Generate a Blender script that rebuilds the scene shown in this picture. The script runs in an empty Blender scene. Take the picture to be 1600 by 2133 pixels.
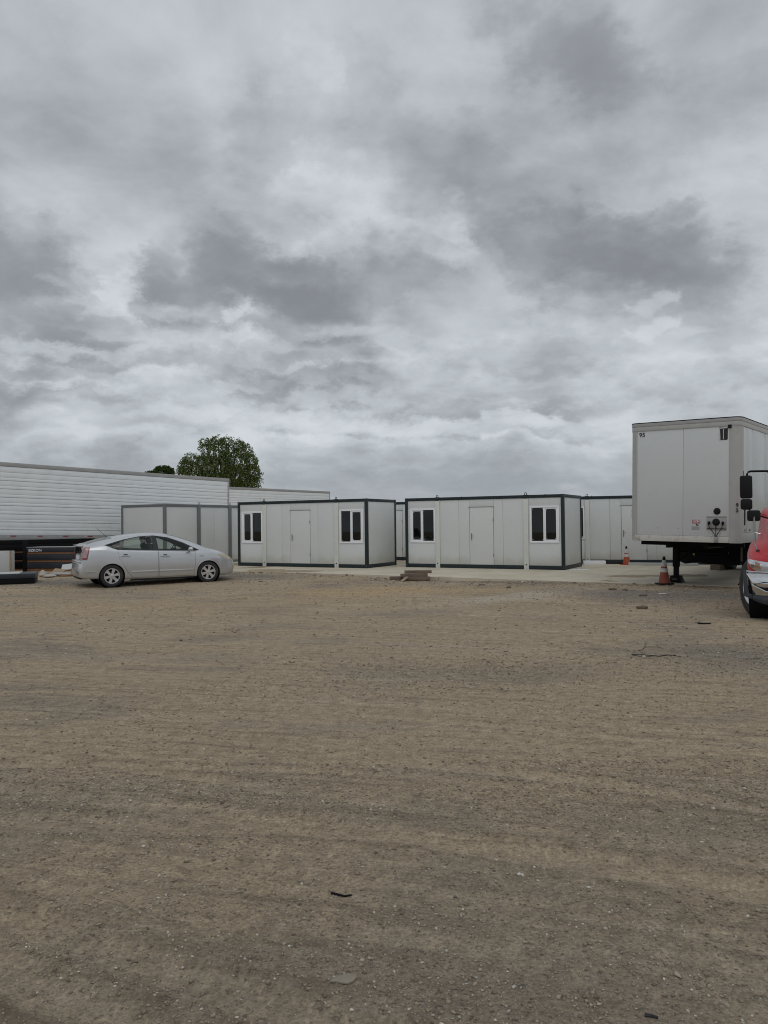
import bpy, bmesh, math, random
import numpy as np
from mathutils import Vector, Matrix
R = math.radians
random.seed(5)
rng = np.random.default_rng(7)
sc = bpy.context.scene
col = sc.collection

# ------------------------------------------------------------------ camera
cam_d = bpy.data.cameras.new('camera')
cam_d.sensor_fit = 'VERTICAL'; cam_d.sensor_height = 36.0; cam_d.lens = 1600 / 2133 * 36
cam_d.clip_start = 0.1; cam_d.clip_end = 6000
cam = bpy.data.objects.new('camera', cam_d); col.objects.link(cam)
cam.matrix_world = Matrix.Translation((0, 0, 1.70)) @ Matrix.Rotation(R(90.84), 4, 'X') @ Matrix.Rotation(-0.0116, 4, 'Z')
sc.camera = cam

# ------------------------------------------------------------------ view, sun
sc.view_settings.view_transform = 'Standard'; sc.view_settings.look = 'None'
sc.view_settings.exposure = 0.0; sc.view_settings.gamma = 1.0
sc.view_settings.use_curve_mapping = False
sc.cycles.filter_width = 1.05; sc.cycles.use_denoising = True
SUN_EL = 56
sd = bpy.data.lights.new('sun', 'SUN'); sd.energy = 0.62; sd.angle = R(50); sd.color = (1.0, 0.975, 0.94)
sun = bpy.data.objects.new('sun', sd); col.objects.link(sun)
sun.rotation_euler = (R(90 - SUN_EL), 0, R(8))

# ------------------------------------------------------------------ node helper
class NT:
    def __init__(s, tree): s.t = tree; s.L = tree.links
    def n(s, ty, **kw):
        nd = s.t.nodes.new(ty)
        for k, v in kw.items(): setattr(nd, k, v)
        return nd
    def put(s, sock, v):
        if v is None: return
        if isinstance(v, bpy.types.NodeSocket): s.L.new(v, sock)
        else:
            if sock.type == 'RGBA' and not isinstance(v, (int, float)) and len(v) == 3: v = (*v, 1)
            sock.default_value = v
    def m(s, op, a, b=None, c=None, clamp=False):
        nd = s.n('ShaderNodeMath', operation=op, use_clamp=clamp)
        for i, v in enumerate((a, b, c)):
            if v is not None: s.put(nd.inputs[i], v)
        return nd.outputs[0]
    def v(s, op, a, b=None, scale=None):
        nd = s.n('ShaderNodeVectorMath', operation=op)
        s.put(nd.inputs[0], a)
        if b is not None: s.put(nd.inputs[1], b)
        if scale is not None: s.put(nd.inputs['Scale'], scale)
        return nd.outputs['Value'] if op in ('LENGTH', 'DOT_PRODUCT') else nd.outputs[0]
    def noise(s, vec, scale, detail=4, rough=.5, dist=0, out=0, dim='3D', lac=2.0):
        nd = s.n('ShaderNodeTexNoise'); nd.noise_dimensions = dim
        s.put(nd.inputs['Vector'], vec); s.put(nd.inputs['Scale'], scale); s.put(nd.inputs['Detail'], detail)
        s.put(nd.inputs['Roughness'], rough); s.put(nd.inputs['Distortion'], dist); s.put(nd.inputs['Lacunarity'], lac)
        return nd.outputs[out]
    def voro(s, vec, scale, feature='F1', out='Distance', rnd=1.0):
        nd = s.n('ShaderNodeTexVoronoi', feature=feature)
        s.put(nd.inputs['Vector'], vec); s.put(nd.inputs['Scale'], scale); s.put(nd.inputs['Randomness'], rnd)
        return nd.outputs[out]
    def mr(s, val, a, b, c=0.0, d=1.0, smooth=True):
        nd = s.n('ShaderNodeMapRange', clamp=True)
        nd.interpolation_type = 'SMOOTHSTEP' if smooth else 'LINEAR'
        for k, x in zip(('Value', 'From Min', 'From Max', 'To Min', 'To Max'), (val, a, b, c, d)): s.put(nd.inputs[k], x)
        return nd.outputs[0]
    def mix(s, f, a, b, mode='MIX'):
        nd = s.n('ShaderNodeMix', data_type='RGBA', blend_type=mode)
        s.put(nd.inputs[0], f); s.put(nd.inputs[6], a); s.put(nd.inputs[7], b)
        return nd.outputs[2]
    def sep(s, vec):
        nd = s.n('ShaderNodeSeparateXYZ'); s.put(nd.inputs[0], vec); return nd.outputs
    def comb(s, x, y, z):
        nd = s.n('ShaderNodeCombineXYZ')
        for i, q in enumerate((x, y, z)): s.put(nd.inputs[i], q)
        return nd.outputs[0]
    def bump(s, h, strength=.5, dist=.01, normal=None):
        nd = s.n('ShaderNodeBump'); s.put(nd.inputs['Height'], h); s.put(nd.inputs['Strength'], strength); s.put(nd.inputs['Distance'], dist)
        if normal is not None: s.put(nd.inputs['Normal'], normal)
        return nd.outputs[0]

# ------------------------------------------------------------------ world: overcast sky
w = bpy.data.worlds.new('World'); sc.world = w; w.use_nodes = True
w.cycles.sampling_method = 'MANUAL'; w.cycles.sample_map_resolution = 256
w.node_tree.nodes.clear()
T = NT(w.node_tree)
sky = T.n('ShaderNodeTexSky', sky_type='NISHITA'); sky.sun_disc = False
sky.sun_elevation = R(SUN_EL); sky.sun_rotation = R(180 - 8)
dirv = T.v('NORMALIZE', T.n('ShaderNodeTexCoord').outputs['Generated'])
dx, dy, dz = T.sep(dirv)[:3]
az = T.m('ARCTAN2', dx, dy); el = T.m('MAXIMUM', T.m('ARCSINE', dz), 0.0)
def deck(off):                                                          # thickness of the cloud deck seen in this direction
    e = T.m('ADD', el, off)
    r = T.m('DIVIDE', T.m('COSINE', e), T.m('ADD', T.m('SINE', e), .34))
    P = T.comb(T.m('MULTIPLY', T.m('SINE', az), r), T.m('MULTIPLY', T.m('COSINE', az), r), 0.0)
    wv = T.v('SUBTRACT', T.noise(P, 1.1, 4, .55, out=1), (.5, .5, .5))
    P2 = T.v('ADD', P, T.v('SCALE', wv, scale=.42))
    n1 = T.noise(P2, 1.15, 6, .52); n2 = T.noise(T.v('ADD', P2, (7.3, 2.1, 0)), 3.1, 6, .62); n3 = T.noise(T.v('ADD', P2, (1.3, 9.1, 0)), .45, 3, .5)
    n = T.m('ADD', T.m('ADD', T.m('MULTIPLY', n1, .80), T.m('MULTIPLY', n2, .58)), T.m('MULTIPLY', n3, .25))
    rg = T.n('ShaderNodeTexNoise', noise_type='RIDGED_MULTIFRACTAL'); T.put(rg.inputs['Vector'], T.v('ADD', P2, (3.7, 5.2, 0)))
    for k_, v_ in (('Scale', 1.9), ('Detail', 4), ('Roughness', .62), ('Offset', 1.0), ('Gain', 1.6)): rg.inputs[k_].default_value = v_
    d = T.m('MULTIPLY_ADD', T.m('SUBTRACT', n, .815), 1.30, .515)
    d = T.m('MULTIPLY_ADD', rg.outputs[0], -.075, d)                     # bright creases between the puffs
    rows_ = T.noise(T.comb(T.m('MULTIPLY', az, 6.5), T.m('MULTIPLY', e, 19.0), 3.7), 1.0, 6, .58, .35)    # rows of puffs far off
    d = T.m('MULTIPLY_ADD', T.m('MULTIPLY', T.m('SUBTRACT', rows_, .5), T.mr(e, R(17), R(9))), .60, d)
    pv = T.comb(T.m('MULTIPLY', az, 11.0), T.m('MULTIPLY', e, 19.0), 1.3)
    pv = T.v('ADD', pv, T.v('SCALE', T.v('SUBTRACT', T.noise(pv, .9, 4, .62, out=1), (.5, .5, .5)), scale=1.5))
    puff = T.n('ShaderNodeTexVoronoi', feature='SMOOTH_F1'); T.put(puff.inputs['Vector'], pv); puff.inputs['Scale'].default_value = 1.0; puff.inputs['Smoothness'].default_value = .55
    d = T.m('MULTIPLY_ADD', T.m('SUBTRACT', .42, puff.outputs['Distance']), T.mr(e, R(40), R(14), .10, .34), d)      # rounded cells of the deck
    w2 = T.v('SUBTRACT', T.noise(T.comb(T.m('MULTIPLY', az, 7.0), T.m('MULTIPLY', e, 11.0), 0.0), 1.0, 6, .64, out=1), (.5, .5, .5))
    wx, wy = T.sep(w2)[:2]
    azw = T.m('ADD', az, T.m('MULTIPLY', wx, .26)); elw = T.m('ADD', e, T.m('MULTIPLY', wy, .14))
    for a0, e0, wa, we, rot, am in CLOUDS:
        a = T.m('SUBTRACT', azw, R(a0)); q = T.m('SUBTRACT', elw, R(e0))
        c, s_ = math.cos(R(rot)), math.sin(R(rot))
        u = T.m('DIVIDE', T.m('ADD', T.m('MULTIPLY', a, c), T.m('MULTIPLY', q, s_)), R(wa))
        v = T.m('DIVIDE', T.m('SUBTRACT', T.m('MULTIPLY', q, c), T.m('MULTIPLY', a, s_)), R(we))
        r2 = T.m('MULTIPLY_ADD', u, u, T.m('MULTIPLY', v, v))
        d = T.m('MULTIPLY_ADD', T.m('EXPONENT', T.m('MULTIPLY', T.m('POWER', r2, 2.0), -1.0)), am * 1.25, d)
    return d, P2, elw
CLOUDS = [  # azimuth, elevation, half width, half height, tilt (degrees), thickness added
    (-14.8, 18.3, 4.2, 1.9, -6, .30), (-10.5, 20.6, 3.6, 1.7, -20, .24), (-6.8, 17.6, 5.0, 2.0, -8, .30), (0.5, 18.6, 4.0, 1.3, 12, .12),
    (-27, 18.6, 5.2, 3.3, 12, .36), (12.5, 20.8, 5.5, 2.8, -14, .26), (19.5, 18.9, 6.0, 3.2, -12, .30), (14, 32.5, 6.5, 2.8, -18, .22),
    (-7.5, 28.5, 4.5, 3.0, 25, .14), (-1.0, 31.5, 4.0, 2.0, 35, .07), (4.5, 27.0, 7.0, 1.8, -16, .09), (22, 28, 5, 2.2, 20, .06),
    (-20, 14.3, 9.0, 1.3, -2, .26), (-6, 12.2, 6.5, 1.1, -3, .26), (10.5, 14.2, 7.5, 1.6, 0, .20), (24, 14.0, 6, 1.6, 0, .12),
    (-23, 11.0, 6.0, 1.0, 0, .22), (-5.0, 9.3, 5.5, .8, 0, .20), (8.0, 9.8, 8.5, 1.3, 2, .20), (22, 10.6, 8, 1.0, 0, .12), (12.5, 8.0, 3.0, .45, 0, .12),
    (-19.0, 18.2, 1.7, 1.1, 25, -.20), (-10.3, 15.5, 1.5, .8, 0, -.20), (-1.5, 22.4, 4.5, 1.7, 6, -.22), (5.0, 22.0, 2.6, 2.2, 40, -.18), (-3.5, 25.0, 5, 1.3, 0, -.12),
    (-4.3, 33.6, 2.0, 1.6, 0, -.06), (-18, 28, 6, 5, 0, .03), (-24, 24, 5, 3, 0, .02), (0, 14.2, 4.5, .9, 0, -.14), (19.2, 14.6, 1.3, .8, 0, -.15),
    (-13, 10.0, 4.0, .8, 0, -.14), (-20, 12.8, 10, .55, 0, -.10), (-8, 7.2, 26, 1.1, 0, -.17), (8, 7.0, 14, 1.0, 0, -.12), (25, 23, 4, 2.5, 0, -.05), (0, 3.6, 45, 1.8, 0, .20)]
d0, P2, elw = deck(0.0)
d1 = deck(.030)[0]
edge = T.m('MULTIPLY', T.m('SUBTRACT', d0, d1), 1.0)                     # upper rims catch light, undersides lose it
edge = T.m('MINIMUM', T.m('MAXIMUM', edge, -.20), .20)
dens = T.m('SUBTRACT', d0, T.m('MULTIPLY', edge, .90))
dens = T.m('MULTIPLY_ADD', T.m('SUBTRACT', dens, .46), 1.0, .50)
rp = T.n('ShaderNodeValToRGB'); T.L.new(dens, rp.inputs[0]); rp.color_ramp.interpolation = 'B_SPLINE'
els = rp.color_ramp.elements
els[0].position = 0.0; els[0].color = (.72, .755, .785, 1); els[1].position = 1.0; els[1].color = (.228, .240, .258, 1)
for ps_, c_ in ((.22, (.615, .65, .68)), (.40, (.50, .535, .565)), (.56, (.388, .411, .437)), (.74, (.288, .306, .327))):
    e_ = els.new(ps_); e_.color = (*c_, 1)
c2 = rp.outputs[0]
hor = T.mr(el, R(8), R(1.5))                                            # the far deck flattens into a blue grey layer
farn = T.noise(T.comb(T.m('MULTIPLY', az, 3.2), T.m('MULTIPLY', elw, 22.0), 0.0), 1.5, 5, .55)
farc = T.mix(T.mr(farn, .35, .65), (.345, .385, .44), (.43, .465, .505))
c3 = T.mix(T.m('MULTIPLY', hor, .60), c2, farc)
SKYS = .1
cl10 = T.v('SCALE', c3, scale=1.0 / SKYS)
fin = T.mix(.95, sky.outputs[0], cl10)
bg = T.n('ShaderNodeBackground'); T.put(bg.inputs[0], fin); bg.inputs[1].default_value = SKYS
T.L.new(bg.outputs[0], T.n('ShaderNodeOutputWorld').inputs[0])

# ------------------------------------------------------------------ materials
def base_mat(name):
    m = bpy.data.materials.new(name); m.use_nodes = True; m.node_tree.nodes.clear()
    t = NT(m.node_tree)
    b = t.n('ShaderNodeBsdfPrincipled'); o = t.n('ShaderNodeOutputMaterial'); t.L.new(b.outputs[0], o.inputs[0])
    return m, t, b
def mat(name, c, rough=.5, metal=0.0, var=.08, scale=3.0, dirt=None, dirt_amt=.0, bump=0.0, bscale=80, coat=0.0, spec=None):
    m, t, b = base_mat(name)
    co = t.n('ShaderNodeTexCoord').outputs['Object']
    n = t.noise(co, scale, 5, .6)
    k = t.mr(n, .25, .75, 1 - var, 1 + var, False)
    colr = t.v('SCALE', (c[0], c[1], c[2]), scale=k)
    if dirt:
        d = t.mr(t.noise(co, scale * 1.7 + .3, 7, .65), .5, .75, 0, dirt_amt)
        colr = t.mix(d, colr, dirt)
    t.put(b.inputs['Base Color'], colr)
    b.inputs['Metallic'].default_value = metal
    t.put(b.inputs['Roughness'], t.mr(n, .2, .8, max(0.02, rough - .06), rough + .06, False))
    if coat: b.inputs['Coat Weight'].default_value = coat; b.inputs['Coat Roughness'].default_value = .05
    if spec is not None: b.inputs['Specular IOR Level'].default_value = spec
    if bump: t.put(b.inputs['Normal'], t.bump(t.noise(co, bscale, 3, .6), bump, .01))
    return m
def glass_mat(name, tint):
    m = bpy.data.materials.new(name); m.use_nodes = True; m.node_tree.nodes.clear(); t = NT(m.node_tree)
    tr = t.n('ShaderNodeBsdfTransparent'); t.put(tr.inputs[0], tint)
    gl = t.n('ShaderNodeBsdfGlossy'); gl.inputs['Roughness'].default_value = .02; t.put(gl.inputs[0], (.9, .92, .93))
    lw = t.n('ShaderNodeFresnel'); lw.inputs[0].default_value = 1.5
    mx = t.n('ShaderNodeMixShader'); t.L.new(lw.outputs[0], mx.inputs[0]); t.L.new(tr.outputs[0], mx.inputs[1]); t.L.new(gl.outputs[0], mx.inputs[2])
    t.L.new(mx.outputs[0], t.n('ShaderNodeOutputMaterial').inputs[0])
    return m
M = {}
def panel_mat(name, c):
    m, t, b = base_mat(name); co = t.n('ShaderNodeTexCoord').outputs['Object']; x, y, z = t.sep(co)[:3]
    colr = t.v('SCALE', c, scale=t.mr(t.noise(co, 1.1, 5, .6), .25, .75, .96, 1.035, False))
    run = t.noise(t.v('MULTIPLY', co, (9.0, 9.0, .35)), 1.0, 5, .65)
    colr = t.mix(t.mr(run, .58, .80, 0, .12), colr, (.40, .385, .33))                # rain runs
    splash = t.m('MULTIPLY', t.mr(t.m('ADD', z, t.m('MULTIPLY', t.noise(co, 3.0, 5, .6), -.5)), .25, -.08), .34)
    colr = t.mix(splash, colr, (.36, .31, .235))                                     # dust splashed up from the yard
    colr = t.mix(t.mr(t.noise(co, 26, 3, .6), .68, .78, 0, .12), colr, (.33, .32, .29))
    t.put(b.inputs['Base Color'], colr); b.inputs['Roughness'].default_value = .45
    t.put(b.inputs['Normal'], t.bump(t.noise(t.v('MULTIPLY', co, (2.2, 2.2, 1.0)), 1.3, 3, .5), .10, .05))
    return m
M['panel'] = panel_mat('off_white_sandwich_panel', (.645, .665, .655))
M['pillar'] = mat('pale_steel_pillar', (.66, .67, .63), .4, var=.03, dirt=(.4, .38, .32), dirt_amt=.2)
M['doorp'] = mat('pale_door_panel', (.655, .665, .655), .4, var=.02)
M['frame'] = mat('dark_green_grey_steel', (.018, .028, .032), .45, var=.15, dirt=(.10, .095, .08), dirt_amt=.15, spec=.3)
M['gframe'] = mat('mid_grey_steel', (.145, .155, .160), .45, var=.1, dirt=(.22, .2, .17), dirt_amt=.2)
M['gpanel'] = panel_mat('grey_white_sandwich_panel', (.60, .61, .60))
M['pvc'] = mat('white_window_plastic', (.84, .85, .88), .3, var=.02)
M['inner'] = mat('pale_interior_lining', (.30, .29, .27), .7, var=.1)
M['pane'] = glass_mat('window_glass', (.36, .38, .37))
M['carglass'] = glass_mat('car_glass', (.74, .82, .77))
M['steel'] = mat('worn_steel', (.28, .28, .27), .35, .8, .15)
M['black'] = mat('black_paint', (.008, .008, .009), .5, var=.2, dirt=(.04, .037, .033), dirt_amt=.10, spec=.10)
M['rubber'] = mat('black_rubber', (.018, .018, .019), .75, var=.2, dirt=(.12, .105, .085), dirt_amt=.45)
M['blackp'] = mat('black_plastic', (.010, .011, .013), .55, var=.15, spec=.2)
M['slate'] = mat('slate_plastic', (.035, .042, .055), .55, var=.15, dirt=(.14, .12, .1), dirt_amt=.3)
M['alu'] = mat('ribbed_white_aluminium', (.80, .83, .84), .36, .08, .04, 1.3, dirt=(.55, .55, .53), dirt_amt=.3)
M['alurib'] = mat('aluminium_rib', (.84, .87, .88), .32, .08, .04, 1.3, dirt=(.55, .55, .53), dirt_amt=.25)
M['rail'] = mat('dull_aluminium_rail', (.38, .375, .365), .45, .25, .10, 2.0, dirt=(.22, .2, .17), dirt_amt=.35)
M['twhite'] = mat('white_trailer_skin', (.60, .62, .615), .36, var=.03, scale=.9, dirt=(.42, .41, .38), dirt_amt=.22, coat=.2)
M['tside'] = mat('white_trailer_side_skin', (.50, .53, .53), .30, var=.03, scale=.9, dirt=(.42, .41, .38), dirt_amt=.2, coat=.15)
M['tpost'] = mat('grey_trailer_post', (.44, .44, .42), .5, .1, .06, 2, dirt=(.28, .25, .2), dirt_amt=.3)
M['sill'] = mat('rusty_white_sill', (.60, .58, .53), .5, var=.06, scale=2.2, dirt=(.16, .08, .035), dirt_amt=.75)
M['plate'] = mat('grey_alu_plate', (.36, .35, .34), .4, .4, .08)
M['print'] = mat('black_print', (.012, .012, .014), .5, var=.05)
M['wprint'] = mat('white_print', (.72, .74, .76), .5, var=.05)
M['redprint'] = mat('red_print', (.35, .02, .035), .5, var=.05)
M['redrefl'] = mat('red_reflector', (.30, .015, .025), .3, var=.1)
M['whrefl'] = mat('white_reflector', (.50, .52, .50), .3, var=.1)
M['yellow'] = mat('yellow_tag', (.45, .36, .05), .5)
M['orange'] = mat('faded_orange_plastic', (.27, .062, .034), .6, var=.12, scale=5, dirt=(.12, .06, .045), dirt_amt=.5)
M['orange2'] = mat('bright_orange_plastic', (.40, .080, .030), .6, var=.1, scale=5, dirt=(.2, .08, .05), dirt_amt=.3)
M['collar'] = mat('dirty_white_collar', (.56, .555, .54), .5, var=.12, scale=6, dirt=(.25, .22, .18), dirt_amt=.4)
M['wood'] = mat('weathered_timber', (.155, .115, .085), .8, var=.3, scale=6, bump=.4)
M['wood2'] = mat('pale_timber', (.30, .225, .15), .8, var=.25, scale=6, bump=.3)
M['wood3'] = mat('brown_batten', (.20, .098, .046), .75, var=.3, scale=5)
M['navy'] = mat('blue_black_panel', (.018, .022, .030), .4, var=.15)
M['lightpanel'] = mat('light_grey_board', (.47, .48, .47), .5, var=.05)
M['flatstone'] = mat('dusty_flat_stone', (.255, .222, .172), .9, var=.15, scale=12, bump=.4)
M['rubble'] = mat('pale_rubble', (.40, .37, .32), .85, var=.2, scale=8, bump=.5)
M['car'] = mat('silver_metallic_paint', (.55, .565, .58), .24, .62, .012, 2, coat=.6)
M['gloss'] = mat('gloss_black_trim', (.010, .011, .012), .15, var=.05, coat=.5)
M['rim'] = mat('silver_alloy', (.58, .58, .585), .28, .75, .05)
M['taillens'] = mat('clear_tail_lens', (.34, .21, .225), .12, .25, .45, 9, coat=1.0)
M['tailred'] = mat('red_tail_lens', (.20, .015, .03), .12, 0, .1, coat=1.0)
M['headlens'] = mat('yellowed_head_lens', (.50, .43, .31), .15, .2, .1, coat=1.0)
M['seat'] = mat('grey_seat_cloth', (.11, .108, .105), .9, var=.1)
M['red'] = mat('red_truck_paint', (.44, .008, .016), .28, 0, .05, 2, coat=.30)
M['chrome'] = mat('chrome', (.62, .62, .63), .12, 1.0, .04)
M['amber'] = mat('amber_lens', (.33, .17, .085), .2, 0, .1, coat=1.0)
M['lamp'] = mat('clear_lamp', (.55, .57, .60), .1, .5, .15, 25, coat=1.0)
M['clod'] = mat('dry_earth_clod', (.15, .122, .09), .95, var=.3, scale=14, bump=.9, bscale=35, spec=.1)
M['bark'] = mat('bark', (.060, .052, .042), .95, var=.4, scale=14, bump=.9, bscale=35, spec=.1)
def leaf_mat(name, a, b_):
    m = bpy.data.materials.new(name); m.use_nodes = True; m.node_tree.nodes.clear(); t = NT(m.node_tree)
    k = t.n('ShaderNodeNewGeometry').outputs['Random Per Island']; c = t.mix(k, a, b_)
    d = t.n('ShaderNodeBsdfDiffuse'); t.put(d.inputs[0], c); tr = t.n('ShaderNodeBsdfTranslucent'); t.put(tr.inputs[0], c)
    mx = t.n('ShaderNodeMixShader'); mx.inputs[0].default_value = .40; t.L.new(d.outputs[0], mx.inputs[1]); t.L.new(tr.outputs[0], mx.inputs[2])
    t.L.new(mx.outputs[0], t.n('ShaderNodeOutputMaterial').inputs[0])
    return m
M['leaf'] = leaf_mat('pepper_leaf', (.060, .088, .028), (.210, .255, .090))
M['leaf2'] = leaf_mat('dark_leaf', (.035, .056, .020), (.120, .165, .055))

# ------------------------------------------------------------------ mesh builder
class MB:
    def __init__(s): s.bm = bmesh.new()
    def box(s, x0, x1, y0, y1, z0, z1, mtx=None):
        vs = [s.bm.verts.new(Vector(p) if mtx is None else mtx @ Vector(p)) for p in
              ((x0, y0, z0), (x1, y0, z0), (x1, y1, z0), (x0, y1, z0), (x0, y0, z1), (x1, y0, z1), (x1, y1, z1), (x0, y1, z1))]
        for f in ((3, 2, 1, 0), (4, 5, 6, 7), (0, 1, 5, 4), (1, 2, 6, 5), (2, 3, 7, 6), (3, 0, 4, 7)):
            s.bm.faces.new([vs[i] for i in f])
        return s
    def prism(s, pts, axis, a, b):                     # polygon extruded along an axis: axis 0 -> pts are (y,z), 1 -> (x,z), 2 -> (x,y)
        def mk(p, h):
            return (h, p[0], p[1]) if axis == 0 else (p[0], h, p[1]) if axis == 1 else (p[0], p[1], h)
        A = [s.bm.verts.new(mk(p, a)) for p in pts]; B = [s.bm.verts.new(mk(p, b)) for p in pts]
        s.bm.faces.new(A); s.bm.faces.new(B[::-1])
        n = len(pts)
        for i in range(n): s.bm.faces.new((A[i], B[i], B[(i + 1) % n], A[(i + 1) % n]))
        return s
    def tube(s, path, r, seg=8, r1=None, cap=True):
        path = [Vector(p) for p in path]; rings = []; n = len(path)
        up = Vector((0, 0, 1))
        for i, p in enumerate(path):
            d = (path[min(i + 1, n - 1)] - path[max(i - 1, 0)]).normalized()
            a = d.cross(up) if abs(d.dot(up)) < .95 else d.cross(Vector((1, 0, 0)))
            a.normalize(); b = d.cross(a)
            rr = r if r1 is None else r + (r1 - r) * i / (n - 1)
            rings.append([s.bm.verts.new(p + (a * math.cos(2 * math.pi * k / seg) + b * math.sin(2 * math.pi * k / seg)) * rr) for k in range(seg)])
        for A, B in zip(rings, rings[1:]):
            for k in range(seg): s.bm.faces.new((A[k], A[(k + 1) % seg], B[(k + 1) % seg], B[k]))
        if cap: s.bm.faces.new(rings[0][::-1]); s.bm.faces.new(rings[-1])
        return s
    def lathe(s, prof, seg=24, mtx=None, closed=False):   # profile (r, h) round the local z axis
        mtx = mtx or Matrix.Identity(4); rings = []
        for r, h in prof:
            rings.append([s.bm.verts.new(mtx @ Vector((max(r, 1e-4) * math.cos(2 * math.pi * k / seg), max(r, 1e-4) * math.sin(2 * math.pi * k / seg), h))) for k in range(seg)])
        if closed: rings.append(rings[0])
        for A, B in zip(rings, rings[1:]):
            for k in range(seg): s.bm.faces.new((A[k], A[(k + 1) % seg], B[(k + 1) % seg], B[k]))
        return s
    def rock(s, c, r, seed=0, squash=.6):
        q = random.Random(seed)
        res = bmesh.ops.create_icosphere(s.bm, subdivisions=2, radius=1.0)
        ph = [q.uniform(0, 6.3) for _ in range(6)]
        for v in res['verts']:
            d = v.co.copy(); k = 1 + .22 * math.sin(3 * d.x + ph[0]) + .18 * math.sin(4 * d.y + ph[1]) + .15 * math.sin(5 * d.z + ph[2]) + q.uniform(-.14, .14)
            v.co = Vector(c) + Vector((d.x * r[0], d.y * r[1], d.z * r[2])) * k
        return s
    def build(s, name, m, parent=None, bevel=0.0, smooth=None, loc=None, rot=None, kind=None):
        bmesh.ops.recalc_face_normals(s.bm, faces=s.bm.faces)
        if bevel: bmesh.ops.bevel(s.bm, geom=[e for e in s.bm.edges if len(e.link_faces) == 2 and e.calc_face_angle(0) > .5], offset=bevel, segments=2, profile=.6, affect='EDGES')
        me = bpy.data.meshes.new(name); s.bm.to_mesh(me); s.bm.free()
        me.materials.append(M[m] if isinstance(m, str) else m)
        if smooth or bevel:
            me.polygons.foreach_set('use_smooth', [True] * len(me.polygons)); me.set_sharp_from_angle(angle=R(smooth if smooth else 35))
        o = bpy.data.objects.new(name, me); col.objects.link(o)
        if parent is not None: o.parent = parent
        if loc is not None: o.location = loc
        if rot is not None: o.rotation_euler = rot
        if kind: o['kind'] = kind
        return o
def tag(o, label=None, cat=None, group=None, kind=None):
    if label: o['label'] = label
    if cat: o['category'] = cat
    if group: o['group'] = group
    if kind: o['kind'] = kind
    return o
def empty(name, loc, rot, label, cat, group=None):
    o = bpy.data.objects.new(name, None); col.objects.link(o); o.empty_display_size = .2
    o.location = loc; o.rotation_euler = rot if isinstance(rot, tuple) else (0, 0, rot)
    return tag(o, label, cat, group)
def copy_tree(o, parent=None):
    c = o.copy(); col.objects.link(c)
    if parent is not None: c.parent = parent
    for ch in [q for q in o.children]: copy_tree(ch, c)
    return c
def text(name, s, size, m, parent, loc, rot, ext=.0015, sx=1.0, align='LEFT', space=1.0, bold=0.0):
    cu = bpy.data.curves.new(name, 'FONT'); cu.body = s; cu.size = size; cu.extrude = ext; cu.align_x = align; cu.space_character = space
    cu.materials.append(M[m])
    tmp = bpy.data.objects.new('tmp_text', cu); col.objects.link(tmp)
    dg = bpy.context.evaluated_depsgraph_get(); me = bpy.data.meshes.new_from_object(tmp.evaluated_get(dg)); me.name = name
    bpy.data.objects.remove(tmp); me.materials.clear(); me.materials.append(M[m])
    if bold:                                                             # heavier strokes: the glyphs again, nudged and a hair prouder
        b0 = bmesh.new()
        for i, (ax, ay) in enumerate(((0, 0), (1, 0), (-1, 0), (0, 1), (0, -1))):
            k0 = len(b0.verts); b0.from_mesh(me); b0.verts.ensure_lookup_table()
            for v in b0.verts[k0:]: v.co += Vector((ax * bold * .8, ay * bold * .8, .0004 * i))
        b0.to_mesh(me); b0.free()
    o = bpy.data.objects.new(name, me); col.objects.link(o); o.parent = parent; o.location = loc; o.rotation_euler = rot; o.scale = (sx, 1, 1)
    return o

# ------------------------------------------------------------------ terrain
def sst(t): t = np.clip(t, 0, 1); return t * t * (3 - 2 * t)
def hash2(ix, iy, seed):
    h = (ix.astype(np.int64) * 374761393 + iy.astype(np.int64) * 668265263 + seed * 974711) & 0x7fffffff
    h = ((h ^ (h >> 13)) * 1274126177) & 0x7fffffff
    return ((h ^ (h >> 16)) & 0xffff) / 65535.0
def vnoise(x, y, seed=0):
    x = np.asarray(x, float); y = np.asarray(y, float)
    ix = np.floor(x).astype(np.int64); iy = np.floor(y).astype(np.int64); fx = sst(x - ix); fy = sst(y - iy)
    a = hash2(ix, iy, seed); b = hash2(ix + 1, iy, seed); c = hash2(ix, iy + 1, seed); d = hash2(ix + 1, iy + 1, seed)
    return (a * (1 - fx) + b * fx) * (1 - fy) + (c * (1 - fx) + d * fx) * fy
def fbm(x, y, seed, oct_=4):
    v = 0; a = .5
    for i in range(oct_): v = v + a * (vnoise(x, y, seed + i) - .5); x = np.asarray(x) * 2.03; y = np.asarray(y) * 2.03; a *= .5
    return v
def zbase(x, y):
    x = np.asarray(x, float); y = np.asarray(y, float)
    y0 = 14 + 5 * sst((1 - x) / 6.0)
    z = .105 * sst((y - y0) / (26.5 - y0))
    z = z - .085 * np.exp(-((x - 1.6) / 2.6) ** 2 - ((y - 22.6) / 2.2) ** 2)
    return z
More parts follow.
